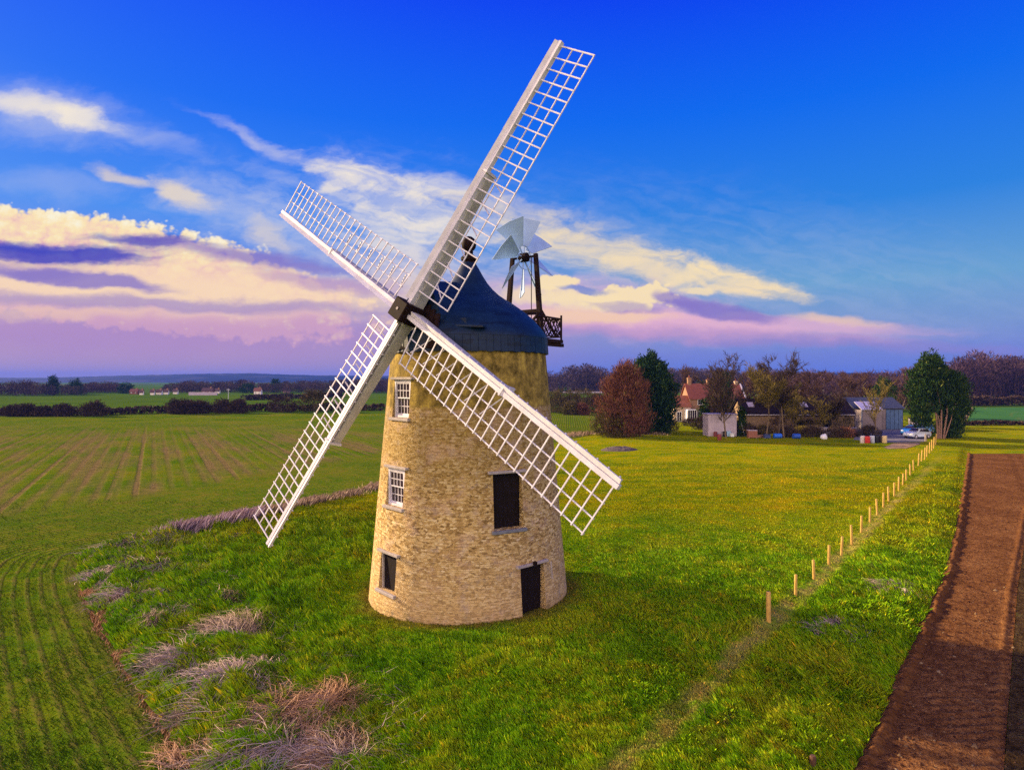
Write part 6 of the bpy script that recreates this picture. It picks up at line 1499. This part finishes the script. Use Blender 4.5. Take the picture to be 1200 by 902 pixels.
# right-hand field beyond the plough, and its farm track
fm_, t, b = new_mat('winter_wheat'); pos = t.node('ShaderNodeNewGeometry').outputs['Position']; x, y, z = t.sep(pos)
st_ = t.noise(t.combine(t.m('MULTIPLY', t.m('SUBTRACT', x, t.m('MULTIPLY', y, .82)), .12), t.m('MULTIPLY', y, .012)), 1, 3, .6)
t.put(b.inputs['Base Color'], t.mix(t.sm(st_, .55, .70), t.ramp(t.noise(pos, .15, 4), [(.3, (.030, .115, .030)), (.7, (.055, .165, .032))]), (.20, .13, .06))); b.inputs['Roughness'].default_value = 1; b.inputs['Specular IOR Level'].default_value = .02
q = MB(); P_ = [gp(px, py) for px, py in ((1132, 496.5), (1320, 496.5), (1290, 477), (1141, 477.5))]; q.add([(x_, y_, .006) for x_, y_ in P_], [(0, 1, 2, 3)]); tag(q.build('wheat_field', fm_), kind='structure')
q = MB(); P_ = [gp(px, py) for px, py in ((1126, 496), (1131, 496), (1140.5, 477.5), (1137, 477.5))]; q.add([(x_, y_, .010) for x_, y_ in P_], [(0, 1, 2, 3)]); tag(q.build('farm_track', dm_), kind='structure')
# hills on the horizon
def hill_sheet(name, tops, dist, depth, mat, seed):
    tx, ty = np.array(tops, float).T; N, K = 260, 14
    pxs = np.linspace(tx[0], tx[-1], N); V = []
    rough = 1.2 * fbm(pxs * .06 + seed, pxs * 0, 3) + .5 * fbm(pxs * .4, pxs * 0 + seed, 2)
    for k in range(K):
        s = k / (K - 1); d = dist + depth * s
        top = CAMH + (HZ - np.interp(pxs, tx, ty) + rough * .5) / F * dist * 1.0
        z = top * np.sin(min(s * 1.5, 1) * pi / 2) * (1 if s < .67 else np.cos((s - .67) * 3)) * (1 + .10 * fbm(pxs * .02 + k * .4, pxs * 0 + k, 2))
        V.append(np.stack([(pxs - CX) / F * d, np.full(N, d), z - 1.0], -1))
    o = np_mesh(name, np.concatenate(V), grid_faces(K, N), mat, smooth=True); return tag(o, kind='structure')
hm_, t, b = new_mat('far_hillside'); pos = t.node('ShaderNodeNewGeometry').outputs['Position']; x, y, z = t.sep(pos)
fv = t.noise(t.combine(x, t.m('MULTIPLY', y, 1), t.m('MULTIPLY', z, 14)), .0035, 4, .6, .5)
t.put(b.inputs['Base Color'], t.ramp(fv, [(.38, (.003, .006, .012)), (.50, (.005, .010, .016)), (.54, (.012, .018, .020)), (.62, (.040, .036, .036)), (.66, (.008, .012, .018))])); b.inputs['Roughness'].default_value = 1; b.inputs['Specular IOR Level'].default_value = .02
hill_sheet('hills', [(-160, 442), (0, 441.5), (60, 441.5), (110, 439.5), (150, 438.5), (200, 437), (250, 435.5), (300, 435.5), (350, 437.5), (400, 438.5), (450, 439), (560, 439), (660, 440)], 2700, 900, hm_, 3)
hill_sheet('hills', [(600, 441), (700, 440), (800, 439), (900, 437), (960, 434.5), (1010, 434), (1060, 435), (1120, 432), (1180, 430), (1260, 429), (1400, 429)], 2300, 900, hm_, 9)
